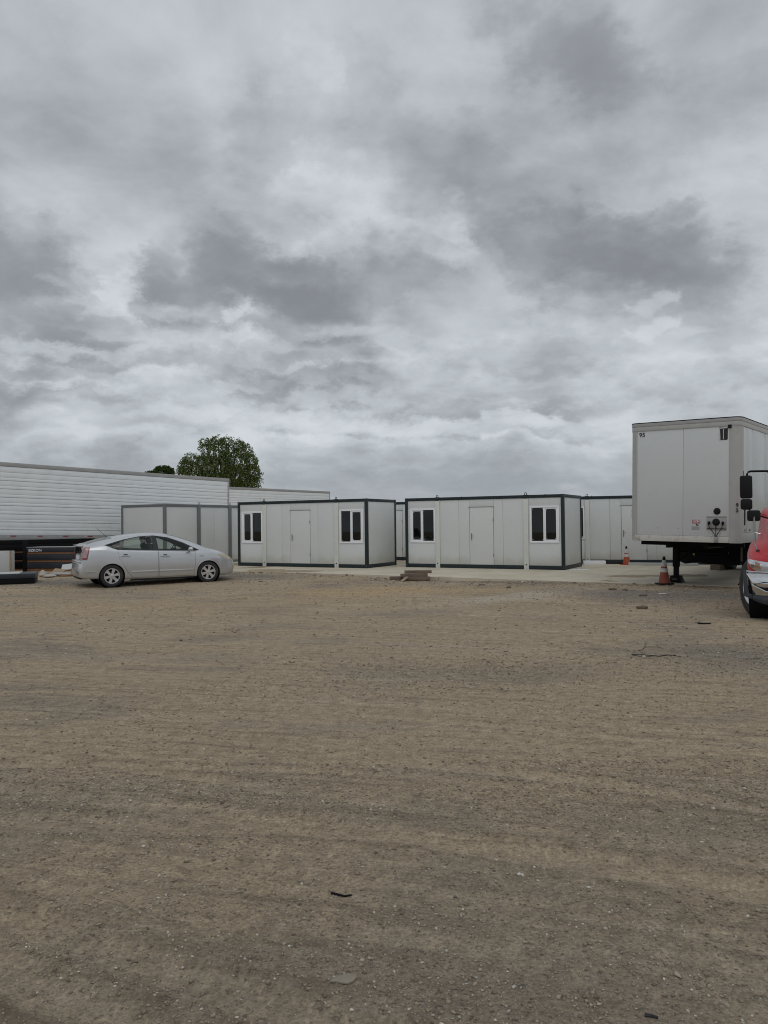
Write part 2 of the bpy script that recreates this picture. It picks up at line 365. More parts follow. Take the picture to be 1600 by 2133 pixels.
# wheel tracks on the dirt: (points, half width, depth)
TRACKS = [
    ([(-1.9, 3.55), (-1.28, 3.2), (-.75, 2.92), (-.22, 2.64), (.6, 2.2)], .10, .016),
    ([(-2.3, 3.35), (-1.56, 3.02), (-1.0, 2.68), (-.4, 2.3)], .09, .013),
    ([(-12, 14.4), (-7.5, 14.7), (-2, 14.0), (2, 12.2), (6, 9.9), (12, 6.5)], .11, .020), ([(-12, 16.0), (-7.5, 16.3), (-2, 15.6), (2.3, 13.8), (6.5, 11.4), (13, 7.6)], .11, .020),
    ([(-12, 11.9), (-5.9, 12.0), (0, 10.6), (4, 8.7), (9, 5.8)], .11, .018), ([(-12, 13.3), (-5.9, 13.4), (.3, 12.0), (4.6, 10.0), (10, 6.9)], .11, .018),
    ([(-10, 8.9), (-3.2, 8.3), (1.6, 6.6), (6, 4.2)], .10, .014), ([(-10, 7.4), (-3.2, 6.7), (1.2, 5.1), (5, 2.9)], .10, .014),
    ([(-9, 17.7), (-3, 18.3), (1, 17.0), (3.5, 14.6), (7, 11.6), (12, 8.8)], .12, .022), ([(-9, 19.4), (-3, 19.9), (1.6, 18.5), (4.6, 16.0), (8, 13.0), (14, 9.8)], .12, .022),
    ([(-6, 5.4), (-2, 4.9), (1.2, 3.8), (4, 2.2)], .12, .011), ([(-3.5, 4.6), (0, 4.3), (2.5, 3.2)], .12, .010),
    ([(4.8, 8.2), (2.5, 11.5), (.5, 15.5), (.4, 19.5)], .11, .014), ([(6.3, 8.8), (4, 12), (2.1, 16), (1.9, 20)], .11, .014)]
_q = random.Random(11)
for _p, _w, _d in list(TRACKS[2:]):                                     # fainter passes beside the main ones
    for _k in range(3):
        _o = _q.uniform(.3, 1.15) * _q.choice((-1, 1)); _s = _q.uniform(-.06, .06)
        TRACKS.append(([(x + _q.uniform(-.2, .2), y + _o + _s * x) for x, y in _p], _q.uniform(.035, .075), _q.uniform(.005, .010)))
def resample(pts, step=.12):
    p = np.array(pts, float); t = np.r_[0, np.cumsum(np.hypot(*np.diff(p, axis=0).T))]
    n = max(8, int(t[-1] / step)); q = np.linspace(0, t[-1], n)
    # smooth: cubic through points by repeated chaikin-like averaging
    x = np.interp(q, t, p[:, 0]); y = np.interp(q, t, p[:, 1])
    k = max(3, int(1.6 / step)) | 1
    if n > k * 2:
        ker = np.hanning(k + 2)[1:-1]; ker /= ker.sum()
        x = np.convolve(np.pad(x, k // 2, mode='reflect', reflect_type='odd'), ker, 'valid'); y = np.convolve(np.pad(y, k // 2, mode='reflect', reflect_type='odd'), ker, 'valid')
    return np.c_[x, y]
TR = [(resample(p, .01 if i < 2 else .12), w_, d_) for i, (p, w_, d_) in enumerate(TRACKS)]
def tracks_at(x, y):
    z = np.zeros_like(x); a = np.zeros_like(x); lo = np.zeros_like(x)
    for ti, (c, w_, d_) in enumerate(TR):
        m = (y > c[:, 1].min() - 1) & (y < c[:, 1].max() + 1) & (x > c[:, 0].min() - 1) & (x < c[:, 0].max() + 1)
        ids = np.nonzero(m)[0]
        for s0 in range(0, len(ids), 20000):
            q = ids[s0:s0 + 20000]
            d2 = (x[q, None] - c[None, :, 0]) ** 2 + (y[q, None] - c[None, :, 1]) ** 2
            k = d2.argmin(1); d = np.sqrt(d2[np.arange(len(q)), k]) + .05 * (vnoise(x[q] * 2.5, y[q] * 2.5, 40 + ti) - .5)
            L = k * (.01 if ti < 2 else .12)
            fade = np.clip(vnoise(L * .35 + 9 * ti, L * 0 + ti, 77) * 1.9 - .35, 0, 1)
            if ti < 2: fade = np.ones_like(fade) * .9
            core = np.exp(-(d / w_) ** 4); ridge = np.exp(-((d - w_ * 1.5) / (w_ * (.35 if ti > 1 else .55))) ** 2)
            z[q] += fade * (-d_ * core + .45 * d_ * ridge)
            if ti < 2:   # tread lugs
                lug = np.sign(np.sin(L * 2 * math.pi / .075 + d * 22)); z[q] += .0032 * core * lug * fade; fade = fade * (.72 + .28 * lug)
            a[q] = np.maximum(a[q], core * fade * (1.0 if ti > 1 else 1.2)); lo[q] = np.maximum(lo[q], ridge * (np.clip(fade + .25, 0, 1) if ti > 1 else 1.9))
    return z, a, lo
def terrain(x, y, fine=True):
    x = np.asarray(x, float).ravel(); y = np.asarray(y, float).ravel()
    near = np.exp(-np.maximum(y - 30, 0) / 8)
    z = zbase(x, y) + (.045 * fbm(x * .35, y * .35, 1, 3) + .022 * fbm(x * 1.3, y * 1.3, 11, 3)) * near
    a = np.zeros_like(x)
    if fine:
        z += .012 * fbm(x * 7, y * 7, 21, 3) * near * np.clip(1.4 - y / 18, .25, 1)
        tz, a, lo = tracks_at(x, y); z += tz
        return (z, a, lo) if fine == 'all' else (z, a)
    return z, a
def gz(x, y): return float(terrain([x], [y])[0][0])

def grid_mesh(name, X, Y, Z, m):
    r, c = X.shape
    me = bpy.data.meshes.new(name)
    co = np.stack([X, Y, Z], -1).reshape(-1, 3)
    i = np.arange(r * c).reshape(r, c)
    q = np.stack([i[:-1, :-1], i[:-1, 1:], i[1:, 1:], i[1:, :-1]], -1).reshape(-1, 4)
    me.vertices.add(len(co)); me.vertices.foreach_set('co', co.ravel())
    me.loops.add(q.size); me.loops.foreach_set('vertex_index', q.ravel())
    me.polygons.add(len(q)); me.polygons.foreach_set('loop_start', np.arange(0, q.size, 4)); me.polygons.foreach_set('use_smooth', np.ones(len(q), bool))
    me.update(); me.materials.append(m)
    return me

# dirt material
gm, t, b = base_mat('packed_dirt_and_gravel')
pos = t.n('ShaderNodeNewGeometry').outputs['Position']
px_, py_, pz_ = t.sep(pos)[:3]
flat = t.comb(px_, py_, 0.0)
rot = t.n('ShaderNodeVectorRotate', rotation_type='Z_AXIS'); t.put(rot.inputs['Vector'], flat); rot.inputs['Angle'].default_value = R(14)
lanes = t.v('MULTIPLY', rot.outputs[0], (.10, 1.0, 1.0))
streak = t.noise(t.v('ADD', lanes, t.v('SCALE', t.v('SUBTRACT', t.noise(flat, .25, 2, .5, out=1), (.5, .5, .5)), scale=1.2)), 1.5, 6, .62)
streak2 = t.noise(t.v('MULTIPLY', lanes, (.8, 1.6, 1)), 6.0, 5, .65)
big = t.noise(flat, .33, 5, .58, .4)
mid = t.noise(flat, 2.1, 6, .62)
brown = (.318, .272, .203); grey = (.222, .200, .165); darkc = (.115, .098, .076); pale = (.42, .37, .29); orange = (.385, .295, .175)
def gauss(cx, cy, wx, wy, ang=0):
    a = t.n('ShaderNodeVectorRotate', rotation_type='Z_AXIS')
    nd = t.v('ADD', flat, t.v('SCALE', t.v('SUBTRACT', t.noise(flat, .9, 5, .6, out=1), (.5, .5, .5)), scale=min(wx, wy) * 2.2))
    t.put(a.inputs['Vector'], nd); t.put(a.inputs['Center'], (cx, cy, 0)); a.inputs['Angle'].default_value = R(ang)
    d = t.v('LENGTH', t.v('DIVIDE', t.v('SUBTRACT', a.outputs[0], (cx, cy, 0)), (wx, wy, 1.0)))
    return t.mr(d, 1.25, .25)
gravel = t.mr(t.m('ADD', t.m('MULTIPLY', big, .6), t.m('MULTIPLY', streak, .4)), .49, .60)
for cx, cy, wx, wy, an, am in ((6.4, 17.0, 3.4, 1.7, -25, 1.0), (-9.5, 22.6, 3.0, 1.2, -10, 1.0), (-4.6, 23.6, 2.2, 1.2, -20, .8), (3.0, 20.3, 2.6, .8, -30, .7), (5.0, 9.6, 2.6, .8, -20, .7), (1.2, 8.6, 2.0, .7, -10, .6), (.2, 2.9, 2.6, 1.1, -6, .85), (-2.5, 4.6, 2.4, .8, -8, .6), (2.2, 4.4, 1.8, .7, -10, .6)):  # gravelly spots; the nearest ones also paint in the self-shadow of rough ground
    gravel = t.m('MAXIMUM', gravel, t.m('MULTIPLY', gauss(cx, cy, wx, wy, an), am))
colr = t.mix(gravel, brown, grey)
colr = t.mix(t.m('MULTIPLY', gauss(.4, 19.2, 3.6, 1.7, -8), .75), colr, orange)
colr = t.mix(t.m('MULTIPLY', gauss(-4.5, 16.0, 7.0, 2.0, -3), .25), colr, orange)
colr = t.mix(t.m('MULTIPLY', gauss(2.3, 16.9, 2.6, .65, 25), .45), colr, pale)
colr = t.mix(t.mr(streak, .50, .66, 0, .32), colr, pale)
colr = t.mix(t.mr(streak2, .52, .68, 0, .40), colr, darkc)
streak3 = t.noise(t.v('MULTIPLY', lanes, (.35, 2.6, 1)), 7.0, 4, .6)
colr = t.mix(t.mr(streak3, .55, .68, 0, .42), colr, (.15, .125, .092))
colr = t.mix(t.mr(streak3, .44, .32, 0, .25), colr, pale)
colr = t.mix(t.mr(mid, .58, .78, 0, .36), colr, darkc)
trk = t.n('ShaderNodeAttribute', attribute_name='track').outputs['Fac']
colr = t.mix(t.m('MULTIPLY', trk, .30), colr, (.40, .345, .26))
loose = t.n('ShaderNodeAttribute', attribute_name='loose').outputs['Fac']
loose = t.m('MINIMUM', t.m('MULTIPLY', loose, t.mr(t.noise(flat, 3.1, 5, .65), .40, .62, .15, 1.0)), 1.6)
colr = t.mix(t.m('MULTIPLY', loose, .42), colr, (.15, .128, .095))
colr = t.mix(1.0, colr, (1.29, 1.195, 1.11), 'MULTIPLY')
worn = gauss(2.9, 17.2, 3.0, .75, -39)
colr = t.mix(t.m('MULTIPLY', worn, .62), colr, (.50, .44, .35))
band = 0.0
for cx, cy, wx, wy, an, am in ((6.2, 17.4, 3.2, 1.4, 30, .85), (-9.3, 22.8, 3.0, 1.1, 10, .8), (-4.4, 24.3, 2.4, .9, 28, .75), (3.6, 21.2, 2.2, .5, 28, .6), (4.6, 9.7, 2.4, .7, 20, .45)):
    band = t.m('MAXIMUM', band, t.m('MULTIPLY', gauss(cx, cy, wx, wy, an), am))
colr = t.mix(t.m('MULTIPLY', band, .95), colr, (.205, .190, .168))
# grain: sand, small stones by cell
nz = t.noise(flat, 48, 6, .78)
colr = t.v('SCALE', colr, scale=t.mr(nz, .36, .64, .66, 1.30, False))
colr = t.v('SCALE', colr, scale=t.mr(t.noise(flat, 9, 5, .7), .35, .65, .80, 1.18, False))
h = t.m('MULTIPLY', nz, .5)
for sc_, amt, lo, hi in ((16, .32, .12, .30), (38, .42, .15, .42), (90, .45, .2, .5)):
    vn = t.n('ShaderNodeTexVoronoi'); t.put(vn.inputs['Vector'], flat); vn.inputs['Scale'].default_value = sc_
    rc = t.sep(vn.outputs['Color'])
    stone = t.m('MULTIPLY', t.mr(vn.outputs['Distance'], hi, lo), t.mr(rc[0], .62, .72))
    tone = t.mix(rc[1], (.10, .090, .078), (.50, .46, .39))
    dens_ = t.m('MULTIPLY', t.m('ADD', t.m('MULTIPLY', gravel, .6), .35), amt)
    colr = t.mix(t.m('MULTIPLY', stone, dens_), colr, tone)
    h = t.m('ADD', h, t.m('MULTIPLY', stone, .5 * 16 / sc_ + .1))
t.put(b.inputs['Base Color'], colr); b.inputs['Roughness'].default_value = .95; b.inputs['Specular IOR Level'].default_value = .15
t.put(b.inputs['Normal'], t.bump(h, 1.0, .030))
M['dirt'] = gm

# ground sheet: rows get coarser with distance, out to the horizon
rows = [-40, -12, -4, 0.4]
yv = 1.2
while yv < 32: rows.append(yv); yv += .008 + .0018 * yv * yv * .62 if yv < 9 else .095
rows += list(np.geomspace(33, 3000, 40))
rows = np.array(rows)
s_in = np.linspace(-1, 1, 341); s_out = np.array([1.25, 1.6, 2.4, 4, 8, 20, 60])
s = np.r_[-s_out[::-1], s_in, s_out]
half = np.where(rows < 1, 4 + np.abs(rows), 1.6 + .62 * rows)
X = s[None, :] * half[:, None]; Y = np.repeat(rows[:, None], len(s), 1)
Zf, A, LO = terrain(X, Y, 'all')
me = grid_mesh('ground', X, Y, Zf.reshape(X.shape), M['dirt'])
at = me.attributes.new('track', 'FLOAT', 'POINT'); at.data.foreach_set('value', A.astype(np.float32))
at = me.attributes.new('loose', 'FLOAT', 'POINT'); at.data.foreach_set('value', LO.astype(np.float32))
ground = bpy.data.objects.new('ground', me); col.objects.link(ground); tag(ground, 'packed brown dirt yard with gravel and wheel tracks', kind='structure')

# ------------------------------------------------------------------ concrete pad
cm, t, b = base_mat('worn_concrete')
pos = t.n('ShaderNodeNewGeometry').outputs['Position']
cc = t.mix(t.mr(t.noise(pos, .7, 6, .62), .35, .7), (.565, .505, .395), (.45, .40, .31))
cc = t.mix(t.mr(t.noise(pos, 1.1, 7, .7), .45, .85, 0, .55), cc, (.44, .36, .25))
cc = t.mix(t.mr(t.noise(pos, 5.0, 6, .7), .62, .80, 0, .45), cc, (.14, .125, .10))
cc = t.v('SCALE', cc, scale=t.mr(t.noise(pos, 40, 4, .6), .3, .7, .88, 1.12, False))
t.put(b.inputs['Base Color'], cc); b.inputs['Roughness'].default_value = .85
t.put(b.inputs['Normal'], t.bump(t.noise(pos, 30, 4, .6), .25, .01))
M['concrete'] = cm
PA = -.497; pc, ps = math.cos(PA), math.sin(PA)
PO = (-9.5, 28.75)                       # pad frame: u along the front edge, v away from it
def pad(u, v): return PO[0] + pc * u - ps * v, PO[1] + ps * u + pc * v
def padz(x, y): return float(.055 + .055 * sst((y - 20) / 4.5)) + .0
concrete = bpy.data.objects.new('concrete_pad', None); col.objects.link(concrete); tag(concrete, 'pale concrete pad under the cabins and the white trailer', kind='structure')
us = [-1.5, 3.2, 7.9, 12.6, 17.3, 22.0, 27, 32]; vs = [0, 4.6, 9.2, 13.8, 18.4]
for i in range(len(us) - 1):
    for j in range(len(vs) - 1):
        mb = MB(); g = .008; N = 12
        for a in range(N):
            for b2 in range(N): pass
        top = {}
        for a in range(N + 1):
            for b2 in range(N + 1):
                u = us[i] + g + (us[i + 1] - us[i] - 2 * g) * a / N; v = vs[j] + g + (vs[j + 1] - vs[j] - 2 * g) * b2 / N
                if j == 0 and b2 == 0:
                    v += .10 * float(fbm([u * 1.3], [3.1], 5, 4)[0]) + .10 * float(fbm([u * 5], [1.1], 9, 3)[0])
                x, y = pad(u, v); top[a, b2] = mb.bm.verts.new((x, y, padz(x, y)))
        for a in range(N):
            for b2 in range(N): mb.bm.faces.new((top[a, b2], top[a + 1, b2], top[a + 1, b2 + 1], top[a, b2 + 1]))
        rim = [top[a, 0] for a in range(N)] + [top[N, k] for k in range(N)] + [top[a, N] for a in range(N, 0, -1)] + [top[0, k] for k in range(N, 0, -1)]
        low = [mb.bm.verts.new(v_.co - Vector((0, 0, .2))) for v_ in rim]
        for k in range(len(rim)): mb.bm.faces.new((rim[k], low[k], low[(k + 1) % len(rim)], rim[(k + 1) % len(rim)]))
        mb.build('slab', 'concrete', concrete, smooth=30)

# ------------------------------------------------------------------ gravel (stuff)
gv, t, b = base_mat('loose_gravel')
rnd = t.n('ShaderNodeNewGeometry').outputs['Random Per Island']
ramp = t.n('ShaderNodeValToRGB'); t.L.new(rnd, ramp.inputs[0])
cr = ramp.color_ramp; cr.elements[0].color = (.13, .104, .078, 1); cr.elements[1].color = (.62, .58, .50, 1)
e = cr.elements.new(.35); e.color = (.27, .216, .155, 1)
e = cr.elements.new(.80); e.color = (.345, .285, .212, 1)
e = cr.elements.new(.93); e.color = (.40, .365, .30, 1)
t.put(b.inputs['Base Color'], ramp.outputs[0]); b.inputs['Roughness'].default_value = .9
M['gravel'] = gv
def gravel_field():
    octv = np.array([(1, 0, 0), (-1, 0, 0), (0, 1, 0), (0, -1, 0), (.0, 0, 1), (0, 0, -1), ], float)
    octf = np.array([(0, 2, 4), (2, 1, 4), (1, 3, 4), (3, 0, 4), (2, 0, 5), (1, 2, 5), (3, 1, 5), (0, 3, 5)])
    P_ = []
    # near: many small; farther: fewer, larger ones that still show
    for n, y0, y1, r0, r1, pw in ((110000, 2.2, 5.5, .0024, .010, 2.5), (60000, 4.5, 11, .0045, .014, 2.4), (36000, 9, 26, .009, .026, 2.4), (900, 2.3, 9, .009, .016, 2.4), (160, 2.4, 20, .014, .030, 2.2)):
        y = np.sqrt(rng.uniform(y0 ** 2, y1 ** 2, n)); x = rng.uniform(-1, 1, n) * (.75 + .56 * y)
        k = .35 * fbm(x * .4, y * .9, 31, 4) + .5
        dk = np.zeros(n)
        for cx, cy, wx, wy in ((6.4, 17, 3.2, 1.9), (-9.5, 22.6, 3.2, 1.4), (-4.4, 23.4, 2.4, 1.3), (3, 20.3, 2.5, 1.2), (5, 9.6, 2.4, .9), (1.2, 8.6, 2, .8), (.2, 2.9, 2.2, .9), (-2.5, 4.6, 2.4, .8), (2.2, 4.4, 1.8, .7)):
            dk = np.maximum(dk, np.exp(-((x - cx) / wx) ** 2 - ((y - cy) / wy) ** 2))
        keep = rng.uniform(0, 1, n) < np.clip((k - .42) * 4.0, .08, 1) * .48 + dk * .6
        x, y = x[keep], y[keep]
        r = r0 * (1 - rng.uniform(0, 1, len(x)) * (1 - (r0 / r1) ** (pw - 1))) ** (-1 / (pw - 1))
        P_.append(np.c_[x, y, r])
    n = 2600; u_ = rng.uniform(-1, 24, n); v_ = -np.abs(rng.normal(0, .55, n)) - .05
    P_.append(np.c_[PO[0] + pc * u_ - ps * v_, PO[1] + ps * u_ + pc * v_, .010 * (1 - rng.uniform(0, 1, n) * .985) ** -.42])
    P_ = np.vstack(P_)
    # keep off the concrete
    u = (P_[:, 0] - PO[0]) * pc + (P_[:, 1] - PO[1]) * ps; v = -(P_[:, 0] - PO[0]) * ps + (P_[:, 1] - PO[1]) * pc
    P_ = P_[(v < -.06) | (rng.uniform(0, 1, len(v)) < .05) & (v < .5)]
    z, a = terrain(P_[:, 0], P_[:, 1])
    ok = (rng.uniform(0, 1, len(a)) > a * .75); P_, z = P_[ok], z[ok]
    n = len(P_); r = P_[:, 2]
    V = octv[None] * rng.uniform(.6, 1.35, (n, 6, 1)) * r[:, None, None]
    V = V + rng.normal(0, .18, (n, 6, 3)) * r[:, None, None]
    V[:, :, 2] *= rng.uniform(.40, .8, (n, 1))
    th = rng.uniform(0, 6.28, n); c_, s_ = np.cos(th)[:, None], np.sin(th)[:, None]
    xx = V[:, :, 0] * 1.25; V0 = xx * c_ - V[:, :, 1] * s_; V1 = xx * s_ + V[:, :, 1] * c_
    co = np.stack([V0 + P_[:, 0:1], V1 + P_[:, 1:2], V[:, :, 2] + (z + r * .22)[:, None]], -1).reshape(-1, 3)
    f = (octf[None] + (np.arange(n) * 6)[:, None, None]).reshape(-1, 3)
    me = bpy.data.meshes.new('gravel')
    me.vertices.add(len(co)); me.vertices.foreach_set('co', co.ravel())
    me.loops.add(f.size); me.loops.foreach_set('vertex_index', f.ravel())
    me.polygons.add(len(f)); me.polygons.foreach_set('loop_start', np.arange(0, f.size, 3))
    me.update(); me.materials.append(gv)
    o = bpy.data.objects.new('gravel', me); col.objects.link(o)
    tag(o, 'loose gravel and small stones strewn over the dirt yard', 'gravel', kind='stuff')
gravel_field()

# ------------------------------------------------------------------ cabins (flat pack container houses)
def cabin(loc, yaw, label, W=5.8, D=2.25, H=2.48, fr='frame', wall='panel', pil=('pillar', (1.2, 4.43)), windows=True, seams=(2.088, 3.70), cat='cabin', group='white cabins with dark steel frames'):
    t0 = empty('container_cabin', loc, yaw, label, cat, group)
    pw = .105
    for x in (0, W - pw):
        for y in (0, D - pw): 
            p = MB().box(x, x + pw, y, y + pw, 0, H).build('corner_post', fr, t0, bevel=.006)
            if y == 0:
                for zz in (.06, .10, H - .06): MB().lathe([(0, 0), (.010, 0), (.010, .006), (0, .007)], 8, Matrix.Translation((x + pw / 2, -.001, zz)) @ Matrix.Rotation(R(90), 4, 'X')).build('bolt', 'steel', p)
    for y in (.004, D - .004 - .10):
        MB().box(pw + .001, W - pw - .001, y, y + .10, H - .105, H - .003).build('top_beam', fr, t0, bevel=.005)
        MB().box(pw + .001, W - pw - .001, y, y + .10, .003, .13).build('base_beam', fr, t0, bevel=.005)
    for x in (.004, W - .104):
        MB().box(x, x + .10, pw + .001, D - pw - .001, H - .105, H - .003).build('top_beam', fr, t0, bevel=.005)
        MB().box(x, x + .10, pw + .001, D - pw - .001, .003, .13).build('base_beam', fr, t0, bevel=.005)
    z0, z1 = .131, H - .106
    plx = pil[1]; pwid = .165
    for x in plx:
        for back in (0, 1):
            y0, y1 = (-.014, .05) if not back else (D - .05, D + .014)
            zl, zh = (0.0, H - .10) if fr == 'frame' else (.0, H)
            p = MB().box(x, x + pwid, y0, y1, zl, zh).build('pillar', pil[0], t0, bevel=.006)
            if not back:
                MB().lathe([(0, 0), (.021, 0), (.021, .012), (0, .014)], 10, Matrix.Translation((x + pwid * .5, y0 - .0005, .155)) @ Matrix.Rotation(R(90), 4, 'X')).build('bolt', 'black', p)
                MB().box(x + pwid * .5 - .009, x + pwid * .5 + .009, y0 - .003, y0 + .002, .03, .05).build('bolt', 'steel', p)
            e = MB(); cx = x + pwid / 2; yy = y0 + .02
            if fr == 'frame': e.box(cx - .075, cx + .075, y0 - .002, y0 + .03, H - .125, H + .006)
            pts = [(cx - .03, yy, H + .004)] + [(cx + .035 * math.cos(q), yy, H + .045 + .035 * math.sin(q)) for q in np.linspace(math.pi, 0, 7)] + [(cx + .03, yy, H + .004)]
            e.tube(pts, .011, 6)
            e.build('lifting_eye', fr if fr == 'frame' else 'steel', t0)
    # front wall panels
    yb0, yb1 = .028, .085
    def wp(xa, xb, za=z0, zb=z1, m=wall, y0=yb0, y1=yb1, name='wall_panel'):
        return MB().box(xa + .003, xb - .003, y0, y1, za + .001, zb - .001).build(name, m, t0, bevel=.0025)
    spans = [(pw, plx[0]), (plx[1] + pwid, W - pw)]
    wins = [(.205, 1.19), (4.645, 5.63)] if windows else []
    for k, (xa, xb) in enumerate(spans):
        if windows:
            wa, wb = max(wins[k][0], xa + .03), min(wins[k][1], xb - .008); za, zb = .885, 2.105
            wp(xa, xb, z0, za); wp(xa, xb, zb, z1)
            wp(xa, wa, za, zb); 
            if xb - wb > .02: wp(wb, xb, za, zb)
            wd = MB()
            for q in ((wa, wb, za, za + .06), (wa, wb, zb - .06, zb), (wa, wa + .06, za + .06, zb - .06), (wb - .06, wb, za + .06, zb - .06)):
                wd.box(q[0], q[1], .002, .075, q[2], q[3])
            f = wd.build('window', 'pvc', t0, bevel=.003)
            xm = (wa + wb) / 2 - .015
            MB().box(xm - .022, xm + .022, .012, .06, za + .061, zb - .061).build('mullion', 'pvc', f, bevel=.003)
            # the sliding sash sits in front of the fixed pane: left window slides left, right window slides right
            sl = (wa + .062, xm - .023) if k == 0 else (xm + .023, wb - .062)
            fx = (xm + .023, wb - .062) if k == 0 else (wa + .062, xm - .023)
            sh = MB(); g = .042
            for q in ((sl[0], sl[1], za + .062, za + .062 + g), (sl[0], sl[1], zb - .062 - g, zb - .062), (sl[0], sl[0] + g, za + .062 + g, zb - .062 - g), (sl[1] - g, sl[1], za + .062 + g, zb - .062 - g)):
                sh.box(q[0], q[1], .016, .05, q[2], q[3])
            sh.build('sash', 'pvc', f, bevel=.002)
            MB().box(sl[0] + g - .004, sl[1] - g + .004, .030, .035, za + .10, zb - .10).build('pane', 'pane', f)
            MB().box(fx[0] - .002, fx[1] + .002, .052, .057, za + .058, zb - .058).build('pane', 'pane', f)
            for (xa2, xb2, m2, yy) in ((sl[0] + g, sl[1] - g, .055, .026), (fx[0], fx[1], .03, .048)):
                for cx in (xa2 + .025, xb2 - .025):
                    for cz in (za + .105 + .03, zb - .105 - .03) if m2 > .05 else (za + .10, zb - .10):
                        MB().box(cx - .010, cx + .010, yy, yy + .003, cz - .010, cz + .010).build('clip', 'pvc', f)
        else:
            wp(xa, xb)
    xa, xb = plx[0] + pwid, plx[1]
    if windows:
        dx0, dx1, dz = 2.495, 3.355, 2.10
        cuts = [xa, seams[0], dx0 - .012]
        for p, q in zip(cuts, cuts[1:]): wp(p, q)
        wp(dx0 - .012, dx1 + .012, dz + .022, z1)
        cuts = [dx1 + .012, seams[1], xb]
        for p, q in zip(cuts, cuts[1:]): wp(p, q)
        d = MB().box(dx0, dx1, .020, .07, z0 + .002, dz).build('door', 'doorp', t0, bevel=.003)
        MB().box(dx0 - .05, dx1 + .05, .012, .07, dz + .006, dz + .021).build('door_lintel', 'rail', t0)
        MB().box(dx0 - .0115, dx0 - .003, .05, .07, z0, dz).box(dx1 + .003, dx1 + .0115, .05, .07, z0, dz).build('door_gasket', 'plate', t0)
        hn = MB().box(dx0 + .045, dx0 + .082, .012, .0195, .97, 1.21)
        hn.tube([(dx0 + .063, .016, 1.12), (dx0 + .063, -.03, 1.12), (dx0 + .15, -.035, 1.118)], .010, 8)
        hn.build('handle', 'steel', d)
        for hz_ in (.42, 1.62): MB().tube([(dx1 - .002, .014, hz_), (dx1 - .002, .014, hz_ + .09)], .011, 8).build('hinge', 'steel', d)
    else:
        for p, q in zip((xa, xa + (xb - xa) * .5), (xa + (xb - xa) * .5, xb)): wp(p, q)
    # side and back walls, roof, floor
    for x in (.02, W - .07):
        MB().box(x, x + .05, pw + .002, D - pw - .002, z0 + .001, z1 - .001).build('wall_panel', wall, t0, bevel=.0025)
    n = 5
    for k in range(n):
        a = pw + (W - 2 * pw) * k / n; c = pw + (W - 2 * pw) * (k + 1) / n
        MB().box(a + .003, c - .003, D - .08, D - .03, z0 + .001, z1 - .001).build('wall_panel', wall, t0)
    MB().box(.06, W - .06, .105, D - .106, H - .10, H - .04).build('roof', wall, t0)
    MB().box(.11, W - .11, .107, D - .107, .02, .12).build('floor', 'inner', t0)
    return t0
CG = 'white cabins with dark steel frames'
cabin((-5.715, 29.97, .110), -.492, 'white cabin with dark frame and door standing behind the nose of the silver car')
cabin((.758, 27.75, .110), -.498, 'white cabin with dark frame behind the pile of old timbers')
cabin((6.32, 28.9, .135), -.34, 'white dark-framed cabin partly hidden behind the white box trailer')
cabin((-2.2, 34.3, .125), -.492, 'white cabin showing only as a narrow strip between the two front cabins')
cabin((-8.498, 29.75, .075), 1.04, 'grey framed windowless cabin behind the roof of the silver car', W=5.6, D=2.45, fr='gframe', wall='gpanel', pil=('gframe', (1.785, 3.655)), windows=False, group=None)

